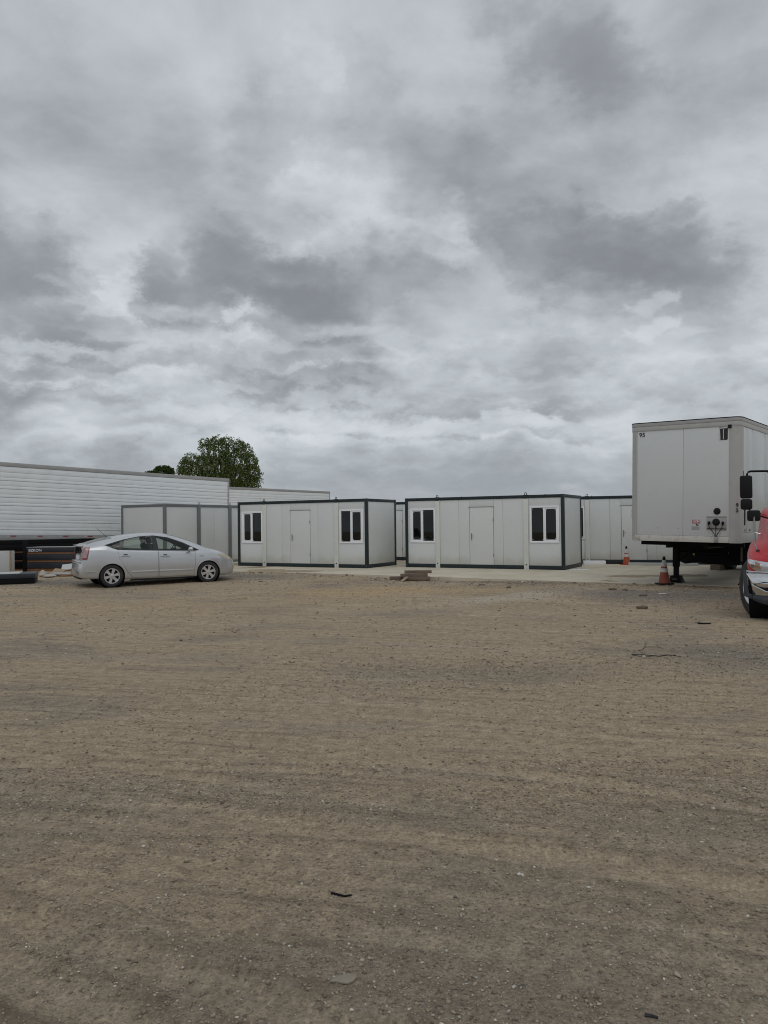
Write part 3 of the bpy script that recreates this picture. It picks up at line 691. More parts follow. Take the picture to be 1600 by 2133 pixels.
# ------------------------------------------------------------------ wheels
def wheel_parts(parent, r, w_, rim_r, mtx_loc, rot, name='wheel', dual=False, spokes=0, rimmat='rim', sub=True):
    """axis along local y; outer face at -y"""
    prof = []
    for q in np.linspace(-math.pi / 2, math.pi / 2, 9): pass
    sw = w_ / 2
    prof = [(rim_r, -sw * .80), (rim_r + .02, -sw * .97), (rim_r + (r - rim_r) * .45, -sw), (r - .035, -sw * .93), (r - .008, -sw * .78), (r, -sw * .6),
            (r, sw * .6), (r - .008, sw * .78), (r - .035, sw * .93), (rim_r + (r - rim_r) * .45, sw), (rim_r + .02, sw * .97), (rim_r, sw * .8)]
    Q = Matrix.Rotation(R(-90), 4, 'X')
    tyre = MB().lathe(prof, 40, Q, closed=True).build(name, 'rubber', parent, smooth=40, loc=mtx_loc, rot=rot)
    if r > .4:   # tread grooves
        for gx in (-.32, 0, .32):
            MB().lathe([(r + .0015, gx * w_ - .006), (r + .0015, gx * w_ + .006)], 40, Q).build('tread_groove', 'black', tyre)
    o = -sw * .72
    rm = MB()
    if spokes:
        rm.lathe([(rim_r * 1.03, -sw * .95), (rim_r * 1.0, -sw * .97), (rim_r * .93, -sw * .93), (rim_r * .90, -sw * .55), (rim_r * .90, sw * .7)], 40, Q)
        for k in range(spokes):
            a = 2 * math.pi * (k + .25) / spokes
            mt = Matrix.Rotation(-a, 4, 'Y')
            pts = [(.05, -.030), (rim_r * .5, -.034), (rim_r * .93, -.045), (rim_r * .93, .045), (rim_r * .5, .034), (.05, .030)]
            A = [rm.bm.verts.new(mt @ Vector((p[0], -sw * (.86 - .0 * p[0]), p[1]))) for p in pts]
            B = [rm.bm.verts.new(mt @ Vector((p[0], -sw * .55, p[1]))) for p in pts]
            rm.bm.faces.new(A); rm.bm.faces.new(B[::-1])
            for i in range(6): rm.bm.faces.new((A[i], B[i], B[(i + 1) % 6], A[(i + 1) % 6]))
        rm.lathe([(0, -sw * .90), (.035, -sw * .90), (.055, -sw * .86), (.07, -sw * .84), (.07, -sw * .55)], 20, Q)
        rm.build('rim', rimmat, tyre, smooth=35)
        MB().lathe([(0, -sw * .35), (rim_r * .9, -sw * .35)], 24, Q).build('brake_backing', 'black', tyre)
    else:
        rm.lathe([(rim_r * 1.04, -sw * .92), (rim_r, -sw * .95), (rim_r * .93, -sw * .8), (rim_r * .86, -sw * .35), (rim_r * .55, -sw * .15), (rim_r * .45, -sw * .25), (rim_r * .36, -sw * .95), (rim_r * .2, -sw * 1.02), (0, -sw * 1.03)], 32, Q)
        for k in range(8):
            a = 2 * math.pi * k / 8; p = Vector((math.cos(a) * rim_r * .62, -sw * .2, math.sin(a) * rim_r * .62))
            rm.tube([p, p + Vector((0, -.03, 0))], .016, 6)
        rm.build('rim', rimmat, tyre, smooth=35)
    return tyre

# ------------------------------------------------------------------ silver ribbed trailers on the left
def silver_trailer(A_, B_, zA, zB, BH, ext, label, wheels=True):
    """near side runs from A to B; the trailer carries on past A by ext"""
    d = Vector((B_[0] - A_[0], B_[1] - A_[1], 0)); L0 = d.length; yaw = math.atan2(d.y, d.x); pitch = math.atan2(zA - zB, L0)
    L = L0 + ext
    root = empty('box_trailer', (B_[0], B_[1], zB), (0, pitch, yaw), label, 'trailer', 'silver ribbed box trailers')
    # local: x from -L to 0 (right end), y 0 near side .. 2.59, z 0 rail bottom
    W_ = 2.59; g = root.rotation_euler
    edges = [.228, .43, .53, .73, .83, 1.035, 1.15, 1.355, 1.47, 1.67, 1.79, 1.99, 2.11, 2.31, 2.43, 2.63, 2.85]
    k = (BH - .16 - .228) / (2.85 - .228)
    edges = [.228 + (e_ - .228) * k for e_ in edges]
    for i, (a, c) in enumerate(zip(edges, edges[1:])):
        rib = i % 2 == 1 and i < len(edges) - 2
        for y0, y1 in (((.008, .03) if not rib else (-.004, .03)), ((W_ - .03, W_ - .008) if not rib else (W_ - .03, W_ + .004))):
            mb = MB().box(-L + .1, -.09, y0, y1, a + .005, c - .005)
            mb.build('side_rib' if rib else 'side_slat', 'alurib' if rib else 'alu', root, bevel=.006 if rib else .003)
    MB().box(-L + .1, -.09, .022, .035, .2, BH - .1).box(-L + .1, -.09, W_ - .035, W_ - .022, .2, BH - .1).build('side_backing', 'rail', root)
    for y0, y1 in ((-.012, .05), (W_ - .05, W_ + .012)):
        MB().box(-L, 0, y0, y1, 0, .221).build('bottom_rail', 'rail', root, bevel=.008)
        MB().box(-L, 0, y0, y1, BH - .153, BH).build('top_rail', 'rail', root, bevel=.012)
    for x in (-L, -.09):
        for y0, y1 in ((-.010, .07), (W_ - .07, W_ + .010)):
            MB().box(x, x + .09, y0, y1, .222, BH - .154).build('corner_post', 'rail', root, bevel=.012)
    MB().box(-L + .01, -.01, .05, W_ - .05, BH - .06, BH - .005).build('roof', 'alu', root)
    MB().box(-L + .02, -.01, .06, W_ - .06, .06, .2).build('floor', 'black', root)
    MB().box(-L + .012, -L + .05, .07, W_ - .07, .2, BH - .07).build('front_wall', 'alu', root)
    for y0, y1 in ((.075, W_ / 2 - .006), (W_ / 2 + .006, W_ - .075)):
        dr = MB().box(-.045, -.004, y0, y1, .12, BH - .16).build('rear_door', 'alu', root, bevel=.005)
        yc = W_ / 2 + (-.35 if y0 < 1 else .35)
        MB().tube([(.012, yc, .1), (.012, yc, BH - .15)], .016, 8).build('lock_rod', 'steel', dr)
    x = -.8
    while x > -L + .6:
        MB().box(x - .20, x + .02, -.016, -.0125, .172, .212).build('red_reflector', 'redrefl', root)
        MB().box(x - .36, x - .205, -.016, -.0125, .172, .212).build('white_reflector', 'whrefl', root)
        x -= 1.05
    # chassis
    zg = -zB + .05
    MB().box(-L + 2, -.3, .75, .87, -.22, .055).box(-L + 2, -.3, W_ - .87, W_ - .75, -.22, .055).build('chassis_beam', 'black', root)
    for ax in (-1.6, -2.85):
        a = MB().tube([(ax, .3, zg + .5), (ax, W_ - .3, zg + .5)], .07, 10).box(ax - .25, ax + .25, .78, .84, zg + .45, -.22).box(ax - .25, ax + .25, W_ - .84, W_ - .78, zg + .45, -.22).build('axle', 'black', root)
        wheel_parts(root, .50, .30, .29, (ax, .18, zg + .5), (0, 0, 0), rimmat='steel'); wheel_parts(root, .50, .30, .29, (ax, W_ - .18, zg + .5), (0, 0, R(180)), rimmat='steel')
    MB().box(-.62, -.60, .1, .75, zg + .2, 0.0).build('mud_flap', 'rubber', root); MB().box(-.62, -.60, W_ - .75, W_ - .1, zg + .2, 0.0).build('mud_flap', 'rubber', root)
    lx = -L + 2.6
    for y in (.5, W_ - .5):
        MB().box(lx - .07, lx + .07, y - .07, y + .07, zg + .03, .05).box(lx - .14, lx + .14, y - .16, y + .16, zg, zg + .03).build('landing_leg', 'black', root, bevel=.006)
    MB().box(lx - .03, lx + .03, .57, W_ - .57, -.45, -.35).build('leg_brace', 'black', root)
    return root
silver_trailer((-14.61, 29.22), (-7.58, 37.44), 1.19, .95, 3.02, 4.8, 'long silver ribbed trailer filling the left edge behind the silver car')
silver_trailer((-9.8, 48.7), (-3.99, 57.0), 1.18, 1.16, 2.95, 3.5, 'farther silver ribbed trailer in front of the big tree, above the cabin roofs')

# ------------------------------------------------------------------ white box trailer "95"
def white_trailer():
    root = empty('box_trailer', (7.16, 18.52, .055), (0, .022, -.685), 'white box trailer numbered 95 parked beside the red truck', 'trailer')
    B0 = 1.111; BH = 2.93; W_ = 2.59; L = 8.55; hw = W_ / 2
    def X(a): return a - hw
    rc = .17
    # nose corner posts, rounded
    for sgn in (-1, 1):
        pts = []
        inner = hw - (.135 if sgn < 0 else .24)
        pts = [(sgn * inner, -.006)] + [(sgn * (hw - rc + rc * math.sin(q)), rc - rc * math.cos(q) - .006) for q in np.linspace(0, math.pi / 2, 8)] + [(sgn * (hw + .004), .26), (sgn * (hw - .05), .26), (sgn * inner, .05)]
        MB().prism(pts, 2, B0 + .002, B0 + BH - .206).build('corner_post', 'tpost', root, smooth=30)
    # front skin: two sheets
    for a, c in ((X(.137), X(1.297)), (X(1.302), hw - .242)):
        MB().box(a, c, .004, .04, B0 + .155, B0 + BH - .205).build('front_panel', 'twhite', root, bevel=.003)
    MB().box(X(1.28), X(1.32), .012, .05, B0 + .155, B0 + BH - .205).build('seam_strip', 'black', root)
    # top header and side top rails
    def ring(z0, z1, out, name, m):
        pts = [(-hw - out, L)] + [(-(hw - rc) - (rc + out) * math.cos(q), rc - (rc + out) * math.sin(q)) for q in np.linspace(0, math.pi / 2, 8)] + [((hw - rc) + (rc + out) * math.sin(q), rc - (rc + out) * math.cos(q)) for q in np.linspace(0, math.pi / 2, 8)] + [(hw + out, L)]
        return MB().prism(pts, 2, B0 + z0, B0 + z1).build(name, m, root, smooth=30, bevel=.004)
    ring(BH - .205, BH - .095, .010, 'header', 'tpost'); ring(BH - .094, BH - .012, .016, 'top_rail', 'rail'); ring(BH - .011, BH + .008, .022, 'roof', 'black')
    # sill across the nose
    MB().box(X(.137), hw - .242, -.012, .06, B0 + .005, B0 + .150).build('front_sill', 'sill', root, bevel=.006)
    # side skins, with seams
    for sgn in (-1, 1):
        y = .262; n = 7; st = (L - .262 - .12) / n
        xs = (hw - .03, hw - .002) if sgn > 0 else (-hw + .002, -hw + .03)
        ww = [.30, .56] + [(L - .262 - .12 - .86) / 6] * 6
        for q in ww:
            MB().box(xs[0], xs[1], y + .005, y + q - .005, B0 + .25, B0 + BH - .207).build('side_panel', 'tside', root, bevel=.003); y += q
        MB().box(min(xs) + .008, max(xs) - .008, .2, L - .1, B0 + .1, B0 + BH - .2).build('side_backing', 'black', root)
        MB().box(xs[0] if sgn < 0 else xs[0], xs[1], .262, L - .1, B0 + .002, B0 + .245).build('bottom_rail', 'tpost', root, bevel=.004)
        MB().box(sgn * hw - .06, sgn * hw + .06, L - .1, L, B0, B0 + BH - .21).build('rear_post', 'tpost', root)
    MB().box(-hw + .06, hw - .06, L - .05, L - .005, B0, B0 + BH - .21).build('rear_door', 'twhite', root)
    MB().box(-hw + .05, hw - .05, .20, L - .1, B0 + .003, B0 + .12).build('floor', 'black', root)
    MB().box(-hw + .14, hw - .24, .045, .06, B0 + .1, B0 + BH - .2).build('front_backing', 'black', root)
    # rivets: two rows over the sill, one along each post (joined: far too small to pick apart)
    rv = MB()
    for x in np.arange(X(.20), hw - .26, .085):
        for z in (.175, .215): rv.box(x - .006, x + .006, -.001, .006, B0 + z - .005, B0 + z + .005)
    for z in np.arange(.2, BH - .3, .055):
        rv.box(X(.118), X(.128), -.010, 0, B0 + z - .006, B0 + z + .006); rv.box(hw - .235, hw - .225, -.010, 0, B0 + z - .006, B0 + z + .006)
    for x in np.arange(X(.12), hw - .2, .06): rv.box(x - .005, x + .005, -.014, -.008, B0 + BH - .198, B0 + BH - .188)
    rv.build('rivets', 'plate', root, kind='stuff')
    # lettering and plates
    RX = (R(90), 0, 0)
    text('number', '95', .150, 'print', root, (X(.222), .001, B0 + 2.585), RX, bold=.004)
    text('number', '9', .125, 'print', root, (X(2.500), -.004, B0 + .845), (R(90), 0, R(34)), bold=.003); text('number', '5', .125, 'print', root, (X(2.500), -.004, B0 + .725), (R(90), 0, R(34)), bold=.003)
    text('number', '9', .125, 'print', root, (X(-.006), .12, B0 + .70), (R(90), 0, R(-68)), bold=.003); text('number', '5', .125, 'print', root, (X(-.006), .12, B0 + .58), (R(90), 0, R(-68)), bold=.003)
    lg = MB().prism([(X(2.122), B0 + 2.406), (X(2.30), B0 + 2.406), (X(2.313), B0 + 2.43), (X(2.313), B0 + 2.69), (X(2.122), B0 + 2.702)], 1, -.001, .0035).build('emblem', 'print', root)
    MB().box(X(2.210), X(2.222), -.0025, -.0012, B0 + 2.42, B0 + 2.66).build('emblem_stroke', 'wprint', lg)
    MB().prism([(X(2.128), B0 + 2.41), (X(2.150), B0 + 2.41), (X(2.140), B0 + 2.68), (X(2.128), B0 + 2.685)], 1, -.0025, -.0012).build('emblem_stroke', 'wprint', lg)
    MB().box(X(2.14), X(2.29), -.0025, -.0012, B0 + 2.677, B0 + 2.690).build('emblem_stroke', 'wprint', lg)
    MB().box(X(2.322), X(2.400), -.03, .003, B0 + 2.672, B0 + 2.755).build('marker_lamp', 'blackp', root, bevel=.008)
    MB().lathe([(0, .03), (.05, .03), (.075, .02), (.08, .0)], 24, Matrix.Translation((X(2.083), .003, B0 + .744)) @ Matrix.Rotation(R(90), 4, 'X')).build('document_holder', 'blackp', root, smooth=30)
    bx = MB().box(X(1.85), X(2.295), -.004, .003, B0 + .30, B0 + .585).build('service_plate', 'plate', root, bevel=.002)
    MB().box(X(1.85), X(2.295), -.010, .003, B0 + .60, B0 + .627).build('plate_trim', 'plate', root); MB().box(X(1.86), X(2.29), -.012, -.0045, B0 + .325, B0 + .34).build('plate_trim', 'black', bx)
    pl = MB().lathe([(.085, 0), (.085, .015), (.07, .02), (.06, .05), (.035, .055), (0, .055)], 16, Matrix.Translation((X(2.066), -.0045, B0 + .488)) @ Matrix.Rotation(R(90), 4, 'X')).build('socket', 'blackp', bx, smooth=30)
    for gx, m_ in ((1.908, 'blackp'), (2.218, 'redrefl')):
        gh = MB().box(X(gx) - .022, X(gx) + .022, -.05, -.0045, B0 + .43, B0 + .50); gh.tube([(X(gx), -.045, B0 + .44), (X(gx) + .01, -.06, B0 + .50)], .024, 8)
        gh.build('glad_hand', 'blackp', bx, bevel=.004); MB().box(X(gx) - .016, X(gx) + .004, -.056, -.051, B0 + .44, B0 + .49).build('gland_seal', 'steel' if gx < 2 else m_, bx)
    for gx, ex in ((1.908, 2.055), (2.066, 2.072), (2.218, 2.09)):
        pts = [(X(gx), -.05, B0 + .43)] + [(X(gx + (ex - gx) * (1 - math.cos(q * math.pi)) / 2 * 1.0), -.045, B0 + .43 - .29 * q) for q in np.linspace(.12, 1, 9)]
        MB().tube(pts, .009, 6).build('air_hose', 'rubber', root)
    MB().box(X(2.03), X(2.115), -.05, -.0125, B0 + .02, B0 + .155).build('hose_clamp', 'plate', root, bevel=.004)
    sg = MB().box(X(1.518), X(1.704), -.0005, .0035, B0 + .449, B0 + .542).build('sold_sign', 'wprint', root)
    fr = MB()
    for q in ((1.518, 1.704, .449, .455), (1.518, 1.704, .536, .542), (1.518, 1.524, .455, .536), (1.698, 1.704, .455, .536)): fr.box(X(q[0]), X(q[1]), -.002, -.0008, B0 + q[2], B0 + q[3])
    fr.build('sign_border', 'redprint', sg)
    text('lettering', 'SOLD', .088, 'redprint', sg, (X(1.611), -.0012, B0 + .465), RX, ext=.0008, sx=.80, align='CENTER', bold=.003)
    text('lettering', 'RL', .06, 'print', root, (X(1.605), .001, B0 + .40), RX, bold=.002)
    MB().box(X(1.506), X(1.684), .0, .0035, B0 + .299, B0 + .379).build('sticker', 'plate', root)
    for q in (.315, .335, .355): MB().box(X(1.60), X(1.67), -.0012, -.0003, B0 + q, B0 + q + .010).build('sticker_line', 'rail', root)
    for x in (.70, 1.19): MB().lathe([(0, .004), (.010, .003), (.010, 0)], 8, Matrix.Translation((X(x), .0035, B0 + .33)) @ Matrix.Rotation(R(90), 4, 'X')).build('bolt', 'black', root)
    # undercarriage
    MB().box(-.50, -.40, .3, L - .3, B0 - .16, B0).box(.40, .50, .3, L - .3, B0 - .16, B0).build('chassis_beam', 'black', root)
    for y in np.arange(.6, L - .3, .6): MB().box(-hw + .06, hw - .06, y, y + .05, B0 - .11, B0 - .002).build('cross_member', 'black', root)
    MB().box(-.6, .6, .35, 1.25, B0 - .05, B0 - .003).build('kingpin_plate', 'black', root)
    for sgn in (-1, 1):
        lx_ = .69 if sgn < 0 else 1.03
        lg2 = MB().box(sgn * lx_ - .075, sgn * lx_ + .075, 1.57, 1.72, .40, B0).box(sgn * lx_ - .060, sgn * lx_ + .060, 1.59, 1.70, .06, .40).build('landing_leg', 'black', root, bevel=.006)
        MB().prism([(sgn * lx_ - .18, .0), (sgn * lx_ + .18, .0), (sgn * lx_ + .10, .17), (sgn * lx_ - .10, .17)], 1, 1.50, 1.80).build('foot', 'black', lg2, bevel=.006)
        MB().box(sgn * lx_ - .07, sgn * lx_ + .07, 1.490, 1.499, .075, .090).build('foot_edge', 'steel', lg2)
        MB().tube([(sgn * (lx_ - .07), 1.66, .55), (sgn * .05, 1.66, B0 - .1)], .025, 6).build('leg_brace', 'black', root)
    MB().tube([(-.6, 1.66, .80), (.6, 1.66, .80)], .03, 8).build('cross_shaft', 'black', root)
    ub = MB().prism([(-1.12, .62), (-1.00, .50), (-.80, .42), (-.45, .48), (-.10, .44), (.62, .44), (.62, B0 - .01), (-1.12, B0 - .01)], 1, 2.7, 3.25).build('underslung_box', 'black', root)
    text('lettering', 'BL', .085, 'wprint', ub, (-.78, 2.697, B0 - .14), RX)
    MB().box(-.60, -.545, 2.690, 2.699, .66, .78).build('warning_tag', 'yellow', ub)
    ax = L - 1.5
    MB().tube([(-1.1, ax, .50), (1.1, ax, .50)], .07, 10).box(-.52, -.40, ax - .4, ax + .4, .45, B0 - .16).box(.40, .52, ax - .4, ax + .4, .45, B0 - .16).build('axle', 'black', root)
    for sx_, q in ((-1.13, 90), (-.80, 90), (1.13, -90), (.80, -90)):
        wheel_parts(root, .50, .28, .29, (sx_, ax, .50), (0, 0, R(-q)), rimmat='steel')
    for sx_ in (-.97, .97): MB().box(sx_ - .3, sx_ + .3, ax + .75, ax + .765, .15, B0 - .1).build('mud_flap', 'rubber', root)
    # side hardware by the nose
    MB().box(hw - .001, hw + .012, .35, .42, B0 + .42, B0 + .78).build('side_placard', 'blackp', root)
    for y in (.40, .80): MB().box(hw - .001, hw + .010, y, y + .14, B0 + .28, B0 + .33).build('side_marker', 'steel', root)
    return root
white_trailer()

# ------------------------------------------------------------------ silver hatchback
def pchip(xs, ys):
    xs = np.array(xs, float); ys = np.array(ys, float); h_ = np.diff(xs); d = np.diff(ys) / h_
    m = np.zeros_like(ys); m[0] = d[0]; m[-1] = d[-1]
    for i in range(1, len(xs) - 1):
        if d[i - 1] * d[i] > 0: m[i] = 2 * d[i - 1] * d[i] / (d[i - 1] + d[i])
    def f(x):
        i = int(np.clip(np.searchsorted(xs, x) - 1, 0, len(xs) - 2)); t_ = (x - xs[i]) / h_[i]
        return ((1 + 2 * t_) * (1 - t_) ** 2 * ys[i] + t_ * (1 - t_) ** 2 * h_[i] * m[i] + t_ * t_ * (3 - 2 * t_) * ys[i + 1] + t_ * t_ * (t_ - 1) * h_[i] * m[i + 1])
    return f
def catmull(pts, n):
    P_ = np.array(pts, float); t_ = np.r_[0, np.cumsum(np.sqrt(((np.diff(P_, axis=0)) ** 2).sum(1)) + 1e-6)]; t_ /= t_[-1]
    fs = [pchip(t_, P_[:, k]) for k in range(P_.shape[1])]
    # put more samples at the bends by sampling each span evenly
    out = []
    spans = len(P_) - 1
    for i in range(spans):
        for k in range(n): out.append([f(t_[i] + (t_[i + 1] - t_[i]) * k / n) for f in fs])
    out.append(list(P_[-1])); return np.array(out)
class Carver:
    """a loft skin that can be cut into regions along half spaces"""
    def __init__(s, rings, close_ends=True, mirror=True):
        s.bm = bmesh.new(); bm = s.bm; s.lay = bm.faces.layers.int.new('reg')
        full = [np.vstack([r, (r * np.array([1, -1, 1]))[-2:0:-1]]) for r in rings]
        V = [[bm.verts.new(p) for p in r] for r in full]
        n = len(V[0])
        for A_, B_ in zip(V, V[1:]):
            for k in range(n): bm.faces.new((A_[k], A_[(k + 1) % n], B_[(k + 1) % n], B_[k]))
        bm.faces.new(V[0][::-1]); bm.faces.new(V[-1])
        bmesh.ops.recalc_face_normals(bm, faces=bm.faces)
        s.n = 0
    def region(s, planes, cond=None, src=(0,)):
        bm = s.bm; lay = s.lay; s.n += 1; rid = s.n
        bm.normal_update()
        cand = [f for f in bm.faces if f[lay] in src and (cond is None or cond(f))]
        for f in cand: f[lay] = f[lay] + 10000
        for co, no in planes:
            fs = [f for f in bm.faces if f[lay] >= 10000]
            geom = list({v for f in fs for v in f.verts}) + list({e for f in fs for e in f.edges}) + fs
            bmesh.ops.bisect_plane(bm, geom=geom, dist=1e-5, plane_co=co, plane_no=no)
            no = Vector(no); co = Vector(co)
            for f in bm.faces:
                if f[lay] >= 10000 and (f.calc_center_median() - co).dot(no) < 0: f[lay] -= 10000
        for f in bm.faces:
            if f[lay] >= 10000: f[lay] = rid
        return rid
    def poly_xz(s, pts, **k):
        n = len(pts); cx = sum(p[0] for p in pts) / n; cz = sum(p[1] for p in pts) / n; pl = []
        for (x0, z0), (x1, z1) in zip(pts, pts[1:] + pts[:1]):
            no = Vector((-(z1 - z0), 0, x1 - x0))
            if (cx - x0) * no.x + (cz - z0) * no.z < 0: no = -no
            pl.append(((x0, 0, z0), no.normalized()))
        return s.region(pl, **k)
    def poly_yz(s, pts, **k):
        n = len(pts); cy = sum(p[0] for p in pts) / n; cz = sum(p[1] for p in pts) / n; pl = []
        for (y0, z0), (y1, z1) in zip(pts, pts[1:] + pts[:1]):
            no = Vector((0, -(z1 - z0), y1 - y0))
            if (cy - y0) * no.y + (cz - z0) * no.z < 0: no = -no
            pl.append(((0, y0, z0), no.normalized()))
        return s.region(pl, **k)
    def poly_xy(s, pts, **k):
        n = len(pts); cx = sum(p[0] for p in pts) / n; cy = sum(p[1] for p in pts) / n; pl = []
        for (x0, y0), (x1, y1) in zip(pts, pts[1:] + pts[:1]):
            no = Vector((-(y1 - y0), x1 - x0, 0))
            if (cx - x0) * no.x + (cy - y0) * no.y < 0: no = -no
            pl.append(((x0, y0, 0), no.normalized()))
        return s.region(pl, **k)
    def take(s, rids, name, m, parent, side=0, offset=0.0, thick=0.0):
        if isinstance(rids, int): rids = (rids,)
        fs = [f for f in s.bm.faces if f[s.lay] in rids and (side == 0 or f.calc_center_median().y * side > 0)]
        if not fs: return None
        vm = {}; nb = bmesh.new()
        for f in fs:
            vv = []
            for v in f.verts:
                if v not in vm:
                    vm[v] = nb.verts.new(v.co - v.normal * offset)
                vv.append(vm[v])
            nb.faces.new(vv)
        bmesh.ops.recalc_face_normals(nb, faces=nb.faces)
        # recalc may flip an open patch; make it agree with the source
        nb.faces.ensure_lookup_table(); nb.normal_update(); s.bm.normal_update()
        if nb.faces[0].normal.dot(fs[0].normal) < 0: bmesh.ops.reverse_faces(nb, faces=nb.faces)
        if thick: bmesh.ops.solidify(nb, geom=list(nb.faces), thickness=thick)
        mb = MB.__new__(MB); mb.bm = nb
        me = bpy.data.meshes.new(name); nb.to_mesh(me); nb.free(); me.materials.append(M[m])
        me.polygons.foreach_set('use_smooth', [True] * len(me.polygons)); me.set_sharp_from_angle(angle=R(38))
        o = bpy.data.objects.new(name, me); col.objects.link(o); o.parent = parent
        return o

def silver_car():
    root = empty('parked_car', (-7.91, 21.85, .02), R(30), 'silver hatchback car parked in front of the grey framed cabin', 'car')
    S_ = dict(
        zt=([-.845, -.83, -.80, -.77, -.755, -.735, -.70, -.60, -.40, -.10, .2, .6, 1.08, 1.45, 1.75, 2.05, 2.4, 2.72, 3.0, 3.25, 3.42, 3.52, 3.58, 3.61],
            [.56, .66, .72, .75, .82, 1.14, 1.19, 1.225, 1.29, 1.36, 1.41, 1.462, 1.49, 1.475, 1.425, 1.335, 1.185, 1.035, .965, .88, .79, .71, .63, .55]),
        zs=([-.845, -.80, -.70, -.4, .0, .6, 1.5, 2.4, 3.0, 3.3, 3.5, 3.61], [.38, .29, .255, .24, .22, .19, .185, .19, .20, .205, .23, .36]),
        W=([-.845, -.83, -.80, -.77, -.74, -.60, -.40, -.1, .3, 1.2, 2.2, 2.72, 3.0, 3.25, 3.42, 3.52, 3.58, 3.61], [.58, .67, .725, .755, .775, .82, .845, .858, .8625, .8625, .8625, .86, .845, .795, .71, .61, .50, .40]),
        zb=([-.845, -.80, -.76, -.735, -.6, -.3, .14, 1.23, 2.4, 2.72, 3.0, 3.25, 3.42, 3.52, 3.61], [.50, .68, .74, 1.0, 1.06, 1.06, 1.015, .965, .905, .895, .85, .775, .695, .625, .49]),
        wr=([-.845, -.77, -.735, -.4, .2, 1.0, 1.75, 2.1, 2.4, 2.72, 3.0, 3.25, 3.42, 3.61], [.50, .62, .64, .625, .605, .59, .58, .60, .645, .69, .67, .59, .48, .28]),
        dr=([-.845, -.74, -.4, .3, 1.0, 1.75, 2.3, 2.72, 3.2, 3.61], [.03, .05, .07, .085, .085, .085, .07, .05, .045, .03]))
    F = {k: pchip(*v) for k, v in S_.items()}
    xs = np.unique(np.round(np.r_[-.845, -.838, -.83, -.815, -.80, -.785, -.77, -.76, -.75, -.742, -.735, -.72, -.70, -.66, np.arange(-.6, 3.2, .10), 3.25, 3.32, 3.38, 3.43, 3.47, 3.51, 3.54, 3.565, 3.585, 3.60, 3.61], 3))
    rings = []
    for x in xs:
        zt, zs, W_, zb, wr, dr = (F[k](x) for k in ('zt', 'zs', 'W', 'zb', 'wr', 'dr'))
        zb = min(zb, zt - dr - .03); zr = zt - dr
        zm = zs + (zb - zs) * .48
        sec = [(0, zs), (.62 * W_, zs), (.91 * W_, zs + .012), (.975 * W_, zs + .07), (.992 * W_, zs + (zm - zs) * .55), (W_, zm), (.993 * W_, zm + (zb - zm) * .55), (.968 * W_, zb - .03), (.945 * W_, zb + .012),
               (.945 * W_ + (wr - .945 * W_) * .45 + .022, zb + (zr - zb) * .5), (wr + .012, zr - .01), (wr - .06, zr + dr * .45), (wr * .55, zt - dr * .13), (0, zt)]
        r2 = catmull(sec, 3)
        rings.append(np.c_[np.full(len(r2), x), r2])
    C = Carver(rings)
    up = lambda f: abs(f.normal.y) > .35 and abs(f.calc_center_median().y) > .45
    # wheel arches
    arch = []
    for cx in (0, 2.70):
        pts = [(cx + .345 * math.cos(a), .315 + .345 * math.sin(a)) for a in np.linspace(0, 2 * math.pi, 29)[:-1]]
        arch.append(C.poly_xz(pts, cond=lambda f: abs(f.calc_center_median().y) > .5))
    # side glass band
    dlo = [(-.19, 1.165), (.02, 1.225), (.33, 1.312), (.77, 1.392), (1.17, 1.410), (1.58, 1.350), (2.0, 1.195), (2.46, .962), (2.30, .945), (1.23, .985), (.14, 1.030)]
    band = C.poly_xz(dlo, cond=up)
    glass = [C.poly_xz([(.36, 1.295), (.76, 1.368), (1.10, 1.385), (1.135, 1.005), (.30, 1.045)], src=(band,)),
             C.poly_xz([(1.235, 1.385), (1.56, 1.325), (1.95, 1.180), (2.10, 1.105), (2.17, .970), (1.28, 1.000)], src=(band,)),
             C.poly_xz([(-.14, 1.160), (.24, 1.262), (.18, 1.048)], src=(band,)),
             C.poly_xz([(2.13, 1.085), (2.38, .975), (2.20, .970)], src=(band,))]
    # doors with shut lines
    rd = [(.165, 1.02), (1.255, .972), (1.262, .245), (.56, .255), (.42, .42), (.20, .80)]
    fd = [(1.275, .972), (2.33, .925), (2.31, .60), (2.27, .25), (1.282, .245)]
    def grow(p, d):
        n = len(p); cx = sum(q[0] for q in p) / n; cz = sum(q[1] for q in p) / n
        return [(q[0] + d * (1 if q[0] > cx else -1), q[1] + d * (1 if q[1] > cz else -1)) for q in p]
    gaps = []; doors = []
    low = lambda f: abs(f.calc_center_median().y) > .55 and abs(f.normal.y) > .2
    for p in (rd, fd):
        g = C.poly_xz(grow(p, .006), cond=low); gaps.append(g); doors.append(C.poly_xz(p, src=(g,)))
    # windscreen, hatch glass, lamps
    topf = lambda f: f.normal.z > .25
    ws = C.poly_xy([(1.60, .50), (1.60, -.50), (2.20, -.575), (2.66, -.62), (2.72, -.3), (2.74, 0), (2.72, .3), (2.66, .62), (2.20, .575)], cond=topf)
    hg = C.poly_xy([(-.64, .555), (-.64, -.555), (.05, -.53), (.05, .53)], cond=topf)
    rear = lambda f: f.calc_center_median().x < -.66 and f.normal.x < -.25
    lg = C.poly_yz([(-.46, 1.115), (.46, 1.115), (.50, .93), (-.50, .93)], cond=rear)
    lpl = C.poly_yz([(-.30, .905), (.30, .905), (.30, .785), (-.30, .785)], cond=rear)
    lampc = lambda f: f.calc_center_median().x < -.50 and abs(f.calc_center_median().y) > .40
    lamps = []
